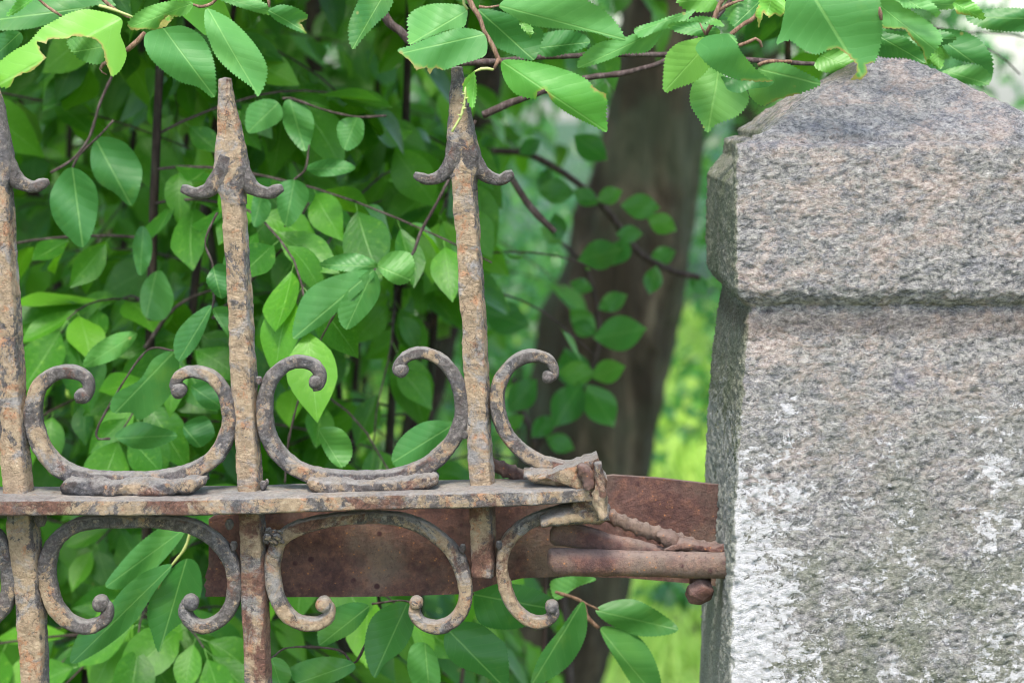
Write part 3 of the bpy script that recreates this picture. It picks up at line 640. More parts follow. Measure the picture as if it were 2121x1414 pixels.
hero(b3, [(1745, 0), (1800, -14), (1880, -20), (1960, -10), (1990, 10), (1960, 20), (1900, 18), (1800, 20)], (1740, -5), (1992, 12), -.01, LF, tilt=.4)
hero(b3, [(1820, 60), (1870, 66), (1930, 60), (1980, 75), (1960, 92), (1900, 100), (1840, 95)], (1815, 75), (1985, 80), .1, LF_D)
twig(b3, [(1560, -150, 8), (1530, -40, 6), (1496, 0, 5), (1485, 25, 5), (1475, 48, 5), (1462, 72, 4)], .0)
twig(b3, [(1488, 22, 4), (1515, 8, 3.5), (1540, 0, 3)], .0)
twig(b3, [(1448, 45, 2.5), (1455, 60, 2.5), (1462, 72, 3)], .0)
twig(b3, [(1514, 72, 4), (1540, 50, 4.5), (1563, 35, 4), (1590, -20, 5), (1600, -140, 6)], -.04, TWIG)
twig(b3, [(1530, 95, 4), (1555, 85, 4), (1570, 80, 3.5), (1578, 98, 3)], -.01)
twig(b3, [(1675, -24, 3), (1650, -60, 5), (1560, -150, 7)], -.05)
twig(b3, [(1790, -15, 3), (1740, -60, 5), (1650, -62, 5)], -.05)
twig(b3, [(1822, 15, 2), (1824, 30, 5), (1825, 42, 3)], -.075)
twig(b3, [(1570, 135, 4), (1590, 128, 4), (1640, 128, 4)], .05)

# ------------------------------------------------------------------ shrubs behind the fence
DENS = .95
def keep(px, py):
    """where the undergrowth is open in the photograph, fewer leaves grow"""
    if px > 1010 and 170 < py < 1150: return .05 if px > 1060 else .25
    if px > 1180 and py > 1000: return .15
    if 690 < px < 960 and 690 < py < 960: return .22
    if 520 < px < 720 and 800 < py < 960: return .5
    if px > 1150 and py < 170: return .45
    return DENS
def shrub(X, Y, nst, spread, zr, ntw, label, hl=(.2, .34), size=.062, extra=(), mat=None, maxz=2.3):
    t = thing('leafy_shrub', (X, Y, 0), label, 'shrub', 'leafy shrubs behind the fence')
    L = []; st = []
    for k in range(nst):
        a = k * 2.4 + rng.random(); tx, ty = math.cos(a) * spread * rng.uniform(.4, 1), math.sin(a) * spread * .7
        H = maxz * rng.uniform(.85, 1.1)
        q = resample(catmull([(X + tx * .08, Y + ty * .08, -.03), (X + tx * .35, Y + ty * .3, H * .35), (X + tx * .75 + rng.normal() * .03, Y + ty * .7, H * .7), (X + tx, Y + ty, H)], 8), .03)
        r = np.linspace(.008, .002, len(q)); V, Fc = sweep(q, r, r, 8, rough=.0008, rf=60); link('stem', mesh('stem', V, Fc), STEM, t); st.append(q)
    for k in range(ntw):
        q = st[k % nst]; z = rng.uniform(*zr); i = int(np.clip(np.searchsorted(q[:, 2], z), 1, len(q) - 1)); p = q[i].copy()
        a = rng.random() * 6.283; Lt = rng.uniform(*hl); d = np.array([math.cos(a), math.sin(a) * .8, rng.uniform(-.1, .5)])
        pp = [p]; n = 9
        for s in range(n):
            p = p + d * Lt / n; d = d + np.array([rng.normal() * .08, rng.normal() * .08, -.09]); pp.append(p.copy())
        pp = np.array(pp); pr = [proj(x) for x in pp]
        if sum(rng.random() < keep(x[0], x[1]) for x in pr) < 5: continue
        if pp[:, 1].min() < .10: continue
        r = np.linspace(.0015, .0008, len(pp)); V, Fc = sweep(pp, r, r, 5); link('twig', mesh('twig', V, Fc), TWIG_D, t)
        for s in range(1, n + 1):
            for rep in (0, 1):
                if rep and s < n and rng.random() < .35: continue
                side = 1 if (s + rep) % 2 else -1; dd = pp[min(s, n)] - pp[s - 1]; dd = dd / np.linalg.norm(dd)
                lat = np.cross(dd, [0, 0, 1.0]); lat /= np.linalg.norm(lat) + 1e-9
                ld = dd * rng.uniform(.4, .9) + lat * side * rng.uniform(.5, 1.1) + np.array([0, 0, -rng.uniform(.15, .95)]); 
                if s == n and not rep: ld = dd + np.array([0, 0, -.4])
                nn = np.array([rng.normal() * .35, -.75 + rng.normal() * .35, .75 + rng.normal() * .25]); sz = size * rng.uniform(.65, 1.25)
                pos = pp[s] + ld / np.linalg.norm(ld) * sz * .12
                px, py, f = proj(pos + ld / np.linalg.norm(ld) * sz * .5)
                if rng.random() > keep(px, py): continue
                if pos[1] < .09: continue
                inf = -60 < px < 2180 and -60 < py < 1480 and px < 1560
                L.append((0 if inf else 1, f, frame(pos, ld, nn, sz)))
    L.sort(key=lambda q: (q[0], q[1])); root = np.array([X, Y, 0.0])
    cap = 296
    for k, (_, f, Mx) in enumerate(L[:cap]):
        o = bpy.data.objects.new('leaf', LEAVES[rng.integers(0, len(LEAVES))]); COL.objects.link(o); o.parent = t
        Q = Mx.copy(); Q[:3, 3] -= root; o.matrix_basis = Matrix(Q.tolist())
    if len(L) > cap:
        o = link('leaf_mass', leafmass([q[2] for q in L[cap:]]), LF_B, t); o['kind'] = 'stuff'
    return t
sA = shrub(-.42, .55, 3, .28, (.85, 1.75), 60, 'shrub close behind the left picket with large blurred leaves', size=.066)
sB = shrub(-.18, .80, 3, .20, (.80, 1.75), 60, 'shrub behind the middle picket, leaves in threes above the scrolls')
DENS = .93
sC = shrub(-.62, 1.30, 4, .35, (.60, 1.95), 130, 'darker shrub at the left edge, deep behind the first picket')
sD = shrub(-.30, 1.75, 3, .28, (.60, 2.0), 150, 'deep shrub seen between the middle and right pickets')
DENS = .95
sE = shrub(.06, .50, 4, .22, (.60, 1.02), 75, 'low shrub under the rusty plate with broad leaves at the bottom centre', maxz=1.15)
DENS = .9
sF = shrub(-.70, 2.4, 4, .6, (.4, 2.3), 190, 'shadowy shrub farthest back on the left side', size=.09)
sG = shrub(.34, .75, 3, .07, (1.52, 2.1), 44, 'tall shrub whose leaves fill the top between spear and pillar', maxz=2.4)
sH = shrub(-.38, 2.9, 3, .35, (.3, 2.3), 140, 'loose shrub farthest back behind the right picket', size=.09)

DENS = .95
sI = shrub(-1.25, .8, 4, .35, (.5, 2.1), 80, 'shrub past the left edge of the picture behind the fence', size=.066)
sJ = shrub(-1.6, 2.0, 4, .5, (.4, 2.3), 110, 'deep shrub past the left edge of the picture', size=.08)
Tl = [ # parent, outline, base, tip, Y, material, tilt
 (sA, [(135, 352), (165, 352), (195, 380), (203, 420), (195, 470), (172, 512), (140, 490), (110, 450), (105, 400)], (150, 348), (172, 514), .28, LF_B, .1),
 (sA, [(204, 285), (258, 295), (292, 343), (290, 385), (272, 426), (238, 400), (200, 373), (187, 326)], (195, 282), (273, 428), .34, LF_B, .1),
 (sA, [(360, 728), (372, 775), (343, 830), (292, 869), (272, 854), (231, 852), (238, 816), (289, 786), (319, 742)], (362, 726), (235, 858), .22, LF_B, -.2),
 (sA, [(238, 901), (282, 874), (322, 881), (367, 901), (326, 925), (278, 928)], (228, 908), (369, 901), .24, LF_B, .2),
 (sA, [(173, 759), (190, 721), (238, 691), (284, 690), (258, 731), (217, 752)], (286, 688), (171, 761), .28, LF_B, .1),
 (sA, [(438, 633), (401, 650), (367, 687), (360, 725), (373, 748), (404, 721), (425, 680)], (440, 630), (368, 750), .2, LF_B, .2),
 (sA, [(429, 572), (451, 546), (480, 560), (478, 599), (458, 618), (431, 592)], (440, 546), (458, 618), .2, LF_B, .1),
 (sA, [(440, 640), (470, 635), (490, 660), (480, 700), (455, 672)], (440, 636), (478, 702), .22, LF_B, .1),
 (sA, [(380, 880), (420, 860), (440, 880), (442, 905), (415, 925), (390, 915)], (378, 880), (418, 928), .26, LF_B, .1),
 (sA, [(395, 800), (440, 790), (470, 815), (462, 845), (420, 842)], (390, 795), (470, 850), .24, LF_B, .1),
 (sA, [(356, 1170), (308, 1180), (260, 1214), (212, 1272), (164, 1310), (147, 1372), (205, 1348), (274, 1293), (318, 1228)], (358, 1168), (147, 1374), .12, LF_B, .1),
 (sA, [(387, 1156), (411, 1170), (418, 1221), (394, 1272), (346, 1313), (329, 1350), (315, 1313), (305, 1272), (318, 1221), (356, 1176)], (388, 1152), (329, 1352), .13, LF_B, -.1),
 (sA, [(380, 1087), (342, 1087), (291, 1122), (246, 1170), (219, 1214), (274, 1214), (329, 1170), (380, 1108)], (395, 1085), (217, 1216), .15, LF_B, .1),
 (sA, [(330, 560), (345, 575), (360, 620), (340, 660), (300, 655), (290, 610), (305, 575)], (325, 556), (300, 668), .4, LF_B, .1),
 (sA, [(285, 475), (300, 470), (315, 500), (310, 545), (290, 570), (278, 540), (275, 505)], (297, 468), (290, 572), .36, LF_B, .1),
 (sB, [(740, 560), (660, 585), (622, 625), (607, 700), (655, 680), (700, 645), (775, 572)], (778, 556), (606, 702), .2, LF_B, .1),
 (sB, [(772, 558), (788, 600), (765, 645), (718, 682), (700, 640), (730, 590)], (776, 555), (716, 684), .2, LF_B, -.1),
 (sB, [(785, 550), (745, 526), (700, 528), (662, 548), (700, 560), (745, 562)], (788, 552), (660, 548), .21, LF_B, .2),
 (sB, [(782, 548), (808, 522), (845, 522), (858, 545), (852, 578), (825, 590), (798, 575)], (780, 550), (856, 582), .2, LF_B, -.1),
 (sB, [(812, 955), (829, 908), (877, 874), (931, 872), (948, 890), (925, 940), (850, 975)], (950, 872), (808, 960), .16, LF_B, .1),
 (sB, [(660, 890), (700, 885), (725, 910), (728, 945), (705, 968), (675, 940)], (658, 886), (712, 972), .2, LF_B, .1),
 (sB, [(515, 220), (560, 205), (585, 225), (575, 255), (515, 275)], (585, 205), (510, 278), .32, LF_B, .1),
 (sB, [(590, 210), (625, 210), (650, 250), (635, 312), (605, 290), (585, 250)], (600, 205), (632, 314), .34, LF_B, .1),
 (sB, [(700, 255), (725, 243), (752, 250), (750, 290), (720, 312), (702, 290)], (740, 242), (712, 312), .34, LF_B, .1),
 (sB, [(635, 345), (690, 328), (735, 345), (715, 360), (660, 365)], (633, 350), (738, 348), .34, LF_B, .1),
 (sB, [(580, 380), (620, 375), (640, 400), (625, 440), (595, 470), (575, 430)], (610, 372), (590, 474), .3, LF_B, .1),
 (sB, [(530, 400), (560, 420), (555, 450), (528, 470), (520, 440)], (545, 395), (524, 474), .32, LF_B, .1),
 (sE, [(919, 1327), (940, 1290), (991, 1290), (1029, 1317), (1049, 1341), (1054, 1400), (1046, 1430), (1008, 1402), (940, 1372)], (925, 1300), (1052, 1430), .1, LF_B, .1),
 (sE, [(775, 1272), (837, 1246), (858, 1289), (837, 1341), (796, 1375), (775, 1402), (755, 1341)], (845, 1245), (773, 1404), .1, LF_B, .1),
 (sE, [(984, 1221), (1025, 1207), (1094, 1214), (1142, 1238), (1150, 1265), (1111, 1290), (1042, 1303), (990, 1285)], (980, 1230), (1155, 1262), .11, LF_B, .1),
 (sE, [(1234, 1262), (1282, 1241), (1333, 1248), (1405, 1302), (1333, 1317), (1265, 1293)], (1228, 1262), (1407, 1303), .2, LF_B, .1),
 (sE, [(1244, 1300), (1316, 1313), (1357, 1368), (1370, 1440), (1330, 1440), (1285, 1380)], (1240, 1298), (1365, 1450), .2, LF_B, -.1),
 (sE, [(1207, 1245), (1215, 1307), (1186, 1368), (1140, 1405), (1100, 1420), (1118, 1358), (1162, 1300)], (1208, 1242), (1098, 1422), .17, LF_B, .1),
 (sE, [(665, 1280), (720, 1248), (765, 1255), (740, 1300), (700, 1325), (662, 1335)], (770, 1250), (658, 1338), .12, LF_B, .1),
 (sE, [(563, 1362), (590, 1368), (603, 1400), (575, 1430), (560, 1400)], (562, 1360), (585, 1432), .1, LF_B, .1),
 (sE, [(600, 1385), (660, 1360), (720, 1365), (735, 1385), (690, 1412), (630, 1425)], (735, 1372), (598, 1420), .1, LF_B, .2),
 (sE, [(850, 1340), (880, 1330), (905, 1360), (910, 1420), (870, 1430), (845, 1390)], (880, 1328), (890, 1440), .18, LF_B, .1),
 (sE, [(1145, 1200), (1210, 1192), (1235, 1200), (1195, 1215), (1160, 1240), (1145, 1232)], (1238, 1195), (1142, 1240), .2, LF_B, .1)]
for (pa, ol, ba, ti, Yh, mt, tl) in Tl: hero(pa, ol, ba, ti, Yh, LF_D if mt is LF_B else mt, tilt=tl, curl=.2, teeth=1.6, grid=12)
twig(sA, [(400, 1075, 3), (385, 1130, 3), (360, 1165, 3), (340, 1190, 2), (318, 1240, 2)], .13, PETI, 'stalk')
twig(sE, [(1150, 1225, 3), (1205, 1245, 4), (1215, 1275, 5), (1240, 1300, 4)], .19, TWIG, 'twig')
twig(sE, [(1205, 1245, 3.5), (1240, 1262, 2.5)], .19, TWIG, 'twig')
twig(sA, [(105, 358, 2.5), (150, 330, 2.5), (185, 285, 3), (205, 220, 3), (235, 150, 3)], .3, TWIG_D, 'twig')
twig(sA, [(440, 660, 3.5), (520, 580, 3.5), (560, 540, 3), (592, 505, 3), (640, 420, 2.5)], .4, TWIG_D, 'twig')
twig(sA, [(300, 720, 4), (360, 640, 4), (430, 603, 3.5), (520, 580, 3)], .45, TWIG_D, 'twig')
twig(sB, [(780, 552, 3), (830, 545, 3), (855, 525, 3), (872, 480, 3), (905, 420, 3), (940, 350, 3), (985, 250, 3)], .25, TWIG_D, 'twig')

for pa, pts_, yy_ in ((sA, [(362, 726), (400, 700), (440, 634), (441, 590), (440, 546), (425, 500), (450, 440)], .21), (sA, [(228, 908), (200, 905), (215, 860), (300, 730), (362, 726)], .23), (sA, [(150, 348), (165, 320), (205, 282), (235, 250)], .31), (sB, [(778, 556), (700, 640), (640, 760), (600, 900), (590, 1000)], .23), (sB, [(585, 205), (605, 205), (680, 230), (740, 242), (800, 240)], .34), (sB, [(590, 470), (600, 400), (610, 372), (633, 350), (640, 300)], .32), (sE, [(770, 1250), (845, 1245), (880, 1290), (925, 1300), (980, 1230), (1050, 1200)], .115), (sE, [(562, 1362), (600, 1340), (700, 1345), (735, 1372), (770, 1300)], .115)):
    twig(pa, [(a, b, 2.4) for a, b in pts_], yy_, TWIG_D, 'twig')
# sapling whose leaves stand in front of the trunk
sp = thing('thin_sapling', at(1180, 1500, 1.2), 'thin sapling with a few leaves in front of the leaning trunk', 'sapling')
twig(sp, [(1020, 312, 7), (1100, 322, 7), (1190, 375, 7), (1260, 440, 7), (1320, 520, 7), (1390, 560, 7), (1450, 575, 6)], 1.1, TWIG_D)
twig(sp, [(1060, 370, 7), (1100, 430, 7), (1150, 480, 6)], .5, TWIG_D)
twig(sp, [(1085, 860, 6), (1110, 930, 7), (1150, 1080, 8), (1185, 1500, 10)], 1.2, TWIG_D)
twig(sp, [(1060, 780, 5), (1085, 860, 6)], 1.2, TWIG_D)
twig(sp, [(1110, 930, 6), (1200, 810, 5), (1240, 700, 5), (1215, 560, 4), (1160, 500, 4)], 1.2, TWIG_D)
SPL = [([(1145, 815), (1175, 789), (1209, 796), (1213, 837), (1150, 882)], (1205, 790), (1148, 884)),
 ([(1230, 690), (1260, 653), (1321, 645), (1340, 674), (1330, 690), (1294, 680), (1270, 704), (1236, 710)], (1228, 700), (1340, 680)),
 ([(1226, 775), (1260, 743), (1294, 750), (1292, 775), (1257, 791)], (1222, 780), (1296, 758)),
 ([(1050, 830), (1073, 790), (1107, 780), (1112, 806), (1080, 850), (1056, 850)], (1112, 785), (1050, 852)),
 ([(1185, 670), (1210, 668), (1232, 690), (1205, 695)], (1235, 692), (1183, 668)),
 ([(1160, 765), (1200, 757), (1232, 770), (1220, 785), (1175, 788)], (1235, 775), (1155, 770)),
 ([(1218, 800), (1262, 795), (1282, 830), (1270, 880), (1240, 845)], (1215, 795), (1272, 884)),
 ([(1198, 530), (1240, 510), (1285, 520), (1290, 560), (1275, 565), (1255, 530), (1210, 540)], (1290, 515), (1196, 540)),
 ([(1190, 285), (1210, 275), (1235, 290), (1255, 330), (1220, 320)], (1188, 280), (1258, 332)),
 ([(1115, 390), (1150, 375), (1190, 395), (1175, 415), (1130, 410)], (1110, 392), (1192, 400)),
 ([(1190, 395), (1210, 390), (1235, 420), (1210, 430)], (1188, 392), (1238, 424)),
 ([(1290, 415), (1330, 405), (1365, 425), (1350, 440), (1300, 435)], (1285, 425), (1368, 430)),
 ([(1345, 450), (1380, 440), (1400, 470), (1370, 490)], (1340, 448), (1402, 478)),
 ([(1280, 480), (1300, 465), (1330, 480), (1305, 500)], (1275, 485), (1332, 484)),
 ([(1000, 640), (1050, 632), (1095, 660), (1085, 678), (1030, 672)], (995, 640), (1098, 676))]
def oval(ba, ti, wr):
    ba, ti = np.array(ba, float), np.array(ti, float); ax = ti - ba; nn = np.array([-ax[1], ax[0]]); T_ = [.03, .1, .22, .35, .5, .65, .78, .88, .95]
    L_ = [tuple(ba + ax * t + nn * leaf_shape(t) * wr) for t in T_]; R_ = [tuple(ba + ax * t - nn * leaf_shape(t) * wr) for t in T_]
    return [tuple(ba)] + L_ + [tuple(ti)] + R_[::-1]
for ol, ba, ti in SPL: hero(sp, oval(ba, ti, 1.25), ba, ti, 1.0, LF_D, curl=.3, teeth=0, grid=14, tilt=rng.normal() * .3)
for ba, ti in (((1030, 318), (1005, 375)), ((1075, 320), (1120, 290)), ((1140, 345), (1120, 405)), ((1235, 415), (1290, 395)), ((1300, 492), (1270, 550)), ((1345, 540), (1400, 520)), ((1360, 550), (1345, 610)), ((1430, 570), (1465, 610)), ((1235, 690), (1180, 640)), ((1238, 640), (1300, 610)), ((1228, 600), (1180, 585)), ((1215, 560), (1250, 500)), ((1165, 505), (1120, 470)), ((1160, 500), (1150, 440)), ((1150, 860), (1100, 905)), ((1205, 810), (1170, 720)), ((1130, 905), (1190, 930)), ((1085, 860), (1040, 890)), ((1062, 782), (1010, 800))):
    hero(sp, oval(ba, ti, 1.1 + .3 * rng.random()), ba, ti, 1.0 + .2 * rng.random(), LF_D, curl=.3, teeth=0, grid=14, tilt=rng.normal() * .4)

bc = thing('added_shade_tree', (-1.35, 1.1, 0), 'unseen bird cherry tree, added to shade the shrubs, whose crown spreads above the top of the picture', 'tree')  # unseen tree, added so that its crown shades the shrubs but not the fence
q = resample(catmull([(-1.35, 1.1, -.1), (-1.3, 1.05, 1.0), (-1.15, 1.0, 2.0), (-.8, .95, 3.0), (-.5, .9, 3.8)], 8), .03)
r_ = np.linspace(.06, .03, len(q)); V, Fc = sweep(q, r_, r_, 16, rough=.004, rf=20); link('trunk', mesh('trunk', V, Fc), BARK, bc)
for (e0, e1) in (((-.9, .95, 2.7), (.6, .4, 2.6)), ((-1.0, 1.0, 2.3), (-.9, -.02, 2.35)), ((-.7, .9, 3.2), (.9, 1.0, 3.1)), ((-1.05, 1.0, 2.2), (.1, .3, 2.25)), ((-.6, .9, 3.5), (-.3, 2.0, 3.5)), ((.1, .3, 2.25), (.75, .05, 2.1))):
    a_, b_ = np.array(e0), np.array(e1); q = resample(catmull([a_, (a_ + b_) / 2 + [0, 0, .12], b_], 8), .03)
    r_ = np.linspace(.02, .006, len(q)); V, Fc = sweep(q, r_, r_, 9, rough=.001, rf=40); link('limb', mesh('limb', V, Fc), BARK, bc)
ms = cloud_leaves(4200, (-.35, 1.55, 2.75), (1.9, 1.25, .75), .085, clump=.10) + cloud_leaves(3600, (-.35, .52, 2.12), (1.35, .40, .42), .08, clump=.13)
ms = [q for q in ms if proj(q[:3, 3])[1] < -70 and q[1, 3] > .04]
o = link('crown', leafmass(ms), LF_B, bc); o['kind'] = 'stuff'

# stems and small trunks in the undergrowth
def small_trunk(label, pts, Yt, mat=STEM, name='young_tree'):
    base = at(pts[-1][0], pts[-1][1], Yt); t = thing(name, (base[0], Yt, 0), label, 'young tree', 'slim trunks in the undergrowth')
    P = [[*at(p[0], p[1], Yt), p[2] * pxm(Yt)] for p in pts]; e = P[-1]
    if e[2] > .05: P.append([e[0] + (e[0] - P[-2][0]) * .3, Yt, -.05, e[3] * 1.3])
    C = resample(catmull(P, 8), .02); r = C[:, 3]; V, Fc = sweep(C[:, :3], r, r, 14, rough=r.mean() * .12, rf=25); link('trunk', mesh('trunk', V, Fc), mat, t)
    ap = np.array(P[0][:3])
    ms_ = cloud_leaves(160, ap + [0, 0, .5], (.35, .35, .4), .09, clump=.2); ms_ = [q for q in ms_ if proj(q[:3, 3])[1] < -30]
    if ms_: o = link('crown', leafmass(ms_), LF_B, t); o['kind'] = 'stuff'
small_trunk('slim dark trunk standing between the middle and right spears', [(645, -300, 16), (650, -50, 17), (648, 100, 17), (665, 300, 17), (668, 480, 17), (665, 700, 18), (660, 1000, 19), (650, 1400, 22)], 1.5)
small_trunk('very thin dark stem above the middle scroll', [(640, 300, 4), (675, 520, 5), (690, 640, 6), (700, 780, 7), (707, 920, 7), (712, 1400, 8)], 1.0)
small_trunk('leaning dark trunk crossing behind the right picket', [(1060, -300, 24), (1020, 100, 27), (1000, 250, 27), (965, 450, 25), (935, 640, 25), (900, 790, 26), (862, 900, 27), (800, 1100, 28), (740, 1400, 30)], 2.3)
small_trunk('brown trunk at the far left behind the first picket', [(30, 200, 15), (60, 380, 18), (95, 480, 20), (130, 600, 21), (200, 900, 24), (240, 1400, 26)], 1.7)
small_trunk('broad black trunk in the shade left of the middle picket', [(370, -300, 46), (385, 60, 50), (395, 300, 55), (385, 500, 62), (360, 700, 64), (330, 1400, 75)], 2.9)
small_trunk('short dark trunk low behind the middle picket', [(640, 900, 30), (600, 1150, 42), (575, 1300, 48), (550, 1420, 52)], 2.6)

# ------------------------------------------------------------------ iron fence
fence = thing('iron_fence', (at(500, 1030, 0)[0], 0, 0), 'old wrought iron fence with spear tips and C scrolls, tan paint flaking off', 'fence')
YAW = -R(14)
def bar_path(pts, low=None):
    P = [[*at(p[0], p[1], 0), p[2] * .92 * pxm(0)] for p in pts]; C = resample(catmull(P, 8), .0014)
    if low is not None:
        e = C[-1]; dx = (C[-1, 0] - C[-40, 0]) / (C[-1, 2] - C[-40, 2]); zz = np.linspace(e[2] - .03, low, 14)
        C = np.vstack([C, np.c_[e[0] + (zz - e[2]) * dx, np.full(14, e[1]), zz, np.full(14, e[3])]])
    return C
def picket(pts, head, mat, seed, low=-.05, label=None):
    C = bar_path(pts, low)
    V, Fc = sweep(C[:, :3], C[:, 3], C[:, 3] * 1.0, 30, 6.5, YAW, .0014, 85, seed)
    p = link('picket', mesh('picket', V, Fc), mat, fence)
    if head is None: return p
    hx, hy, sc, mt = head       # junction centre
    def T(x, y): return (hx + (x - 481) * sc, hy + (y - 390) * sc)
    B = [(466, 163, 11, 8), (469, 200, 15, 13), (474, 260, 23, 18), (478, 320, 31, 22), (480, 355, 36, 24), (482, 385, 33, 24), (484, 402, 24, 22), (486, 425, 22, 20)]
    P = [[*at(*T(b[0], b[1]), 0), b[2] * sc * pxm(0), b[3] * sc * pxm(0)] for b in B]; C = resample(catmull(P, 8), .0014)
    pr = [sweep(C[:, :3], C[:, 3], C[:, 4], 28, 5, YAW, .0013, 80, seed + 3)]
    bb = []
    for pts2 in ([(474, 325, 20), (464, 352, 20), (448, 378, 18), (430, 395, 14), (405, 400, 11.5), (385, 393, 10), (376, 390, 7)],
                 [(486, 325, 20), (497, 352, 20), (512, 378, 19), (530, 392, 15), (555, 400, 12), (572, 393, 11), (585, 388, 7)]):
        C2 = pxpath([(*T(a, b), c * sc) for a, b, c in pts2], -.001, .0013); bb.append(sweep(C2[:, :3], C2[:, 3], C2[:, 3] * 1.05, 18, 2.6, 0, .0011, 110, seed + 7))
    for v_, f_ in bb: link('barb', mesh('barb', v_, f_), IRON_B, p)
    V, Fc = join(pr); s = link('spearhead', mesh('spearhead', V, Fc), mt, p)
    return p
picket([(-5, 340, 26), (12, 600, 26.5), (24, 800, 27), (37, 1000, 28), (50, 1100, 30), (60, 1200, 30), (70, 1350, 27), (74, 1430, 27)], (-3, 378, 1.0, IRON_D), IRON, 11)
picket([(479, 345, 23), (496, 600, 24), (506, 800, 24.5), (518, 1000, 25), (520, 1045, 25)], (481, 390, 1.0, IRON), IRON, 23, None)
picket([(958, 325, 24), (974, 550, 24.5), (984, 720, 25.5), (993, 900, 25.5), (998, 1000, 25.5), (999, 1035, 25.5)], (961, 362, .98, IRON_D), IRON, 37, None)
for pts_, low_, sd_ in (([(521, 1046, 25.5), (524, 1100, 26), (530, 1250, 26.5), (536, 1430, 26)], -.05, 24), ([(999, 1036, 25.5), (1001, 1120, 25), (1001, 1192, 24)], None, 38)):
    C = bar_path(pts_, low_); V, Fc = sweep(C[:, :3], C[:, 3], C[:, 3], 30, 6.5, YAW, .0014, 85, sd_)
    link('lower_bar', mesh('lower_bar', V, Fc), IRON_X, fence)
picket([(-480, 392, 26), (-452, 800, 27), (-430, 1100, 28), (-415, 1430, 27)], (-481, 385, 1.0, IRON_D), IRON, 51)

# rail: front 3 cm proud of the pickets
zc = []
for px, yt, yb in ((-700, 1040, 1076), (-200, 1037, 1073), (0, 1034, 1070), (250, 1034, 1070), (445, 1032, 1069), (710, 1025, 1060), (1000, 1018, 1053), (1150, 1014, 1045), (1240, 1010, 1039)):
    a_, b_ = at(px, yt, -.032), at(px, yb, -.032); zc.append([a_[0], -.003, (a_[2] + b_[2]) / 2, (a_[2] - b_[2]) / 2])
C = resample(catmull(zc, 8), .0016)
V, Fc = sweep(C[:, :3], C[:, 3], .029, 60, 9, 0, .0013, 70, 5); link('rail', mesh('rail', V, Fc), IRON_L, fence)

def scroll(pts, seed, mat, Ys=.0, dep=.0075, ball=None):
    C = pxpath(pts, Ys, .0013); V, Fc = sweep(C[:, :3], C[:, 3], np.minimum(dep, C[:, 3] * 1.7), 22, 3.6, 0, .0011, 105, seed)
    pr = [(V, Fc)]
    for b in ball or ():
        c = at(b[0], b[1], Ys - .001); r = b[2] * pxm(Ys); Cb = np.array([c + [0, t * .008, 0] for t in np.linspace(-1, 1, 12)])
        rr = r * np.sqrt(np.clip(1 - np.linspace(-.93, .93, 12) ** 4, .05, 1)); pr.append(sweep(Cb, rr, rr, 20, 2, 0, .0009, 150, seed + 1, ref=(0, 0, 1)))
    V, Fc = join(pr); return link('scroll', mesh('scroll', V, Fc), mat, fence)
U1 = [(160, 822, 11), (176, 822, 12), (184, 805, 12), (180, 785, 13), (160, 772, 14), (130, 770, 15), (100, 782, 16), (78, 808, 17), (70, 845, 18), (73, 885, 19), (90, 930, 19), (125, 968, 19), (175, 990, 20), (230, 996, 20), (300, 996, 20), (375, 985, 19), (435, 955, 18), (465, 915, 17), (476, 870, 16), (470, 825, 15), (455, 795, 14), (430, 775, 13), (400, 768, 12), (375, 775, 12), (363, 795, 11), (368, 812, 11)]
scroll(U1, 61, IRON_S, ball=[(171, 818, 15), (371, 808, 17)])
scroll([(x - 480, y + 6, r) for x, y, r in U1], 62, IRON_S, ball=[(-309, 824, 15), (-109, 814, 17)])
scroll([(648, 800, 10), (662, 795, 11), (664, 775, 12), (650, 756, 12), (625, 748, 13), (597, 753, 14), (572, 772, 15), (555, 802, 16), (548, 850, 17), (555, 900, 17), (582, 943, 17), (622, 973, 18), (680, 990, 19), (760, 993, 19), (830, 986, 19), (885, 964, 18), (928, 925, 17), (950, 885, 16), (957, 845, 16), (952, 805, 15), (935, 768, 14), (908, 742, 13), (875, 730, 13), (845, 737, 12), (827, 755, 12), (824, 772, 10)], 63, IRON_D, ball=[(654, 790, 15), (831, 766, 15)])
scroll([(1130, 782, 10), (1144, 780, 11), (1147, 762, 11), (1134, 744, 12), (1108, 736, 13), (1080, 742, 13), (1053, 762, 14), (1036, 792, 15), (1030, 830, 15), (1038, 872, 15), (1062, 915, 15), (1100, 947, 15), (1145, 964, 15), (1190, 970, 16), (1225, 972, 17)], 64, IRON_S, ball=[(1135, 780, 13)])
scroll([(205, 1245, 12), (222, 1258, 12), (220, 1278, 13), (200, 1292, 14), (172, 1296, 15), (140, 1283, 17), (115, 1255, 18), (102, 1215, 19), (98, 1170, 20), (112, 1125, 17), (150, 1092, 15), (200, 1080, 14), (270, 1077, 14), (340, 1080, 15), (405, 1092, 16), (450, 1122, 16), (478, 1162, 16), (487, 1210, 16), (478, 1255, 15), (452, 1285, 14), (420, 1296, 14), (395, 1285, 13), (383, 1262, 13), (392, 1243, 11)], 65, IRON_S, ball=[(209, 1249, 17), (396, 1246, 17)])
scroll([(665, 1248, 12), (682, 1258, 12), (677, 1280, 13), (650, 1291, 14), (615, 1285, 15), (585, 1258, 16), (568, 1213, 17), (565, 1160, 17), (583, 1115, 16), (630, 1088, 15), (700, 1074, 13), (790, 1070, 13), (850, 1080, 14), (900, 1105, 15), (942, 1148, 16), (963, 1200, 16), (962, 1248, 15), (942, 1282, 14), (905, 1298, 14), (872, 1288, 13), (858, 1266, 13), (862, 1248, 11)], 66, IRON_R, ball=[(671, 1250, 17), (862, 1247, 14)])
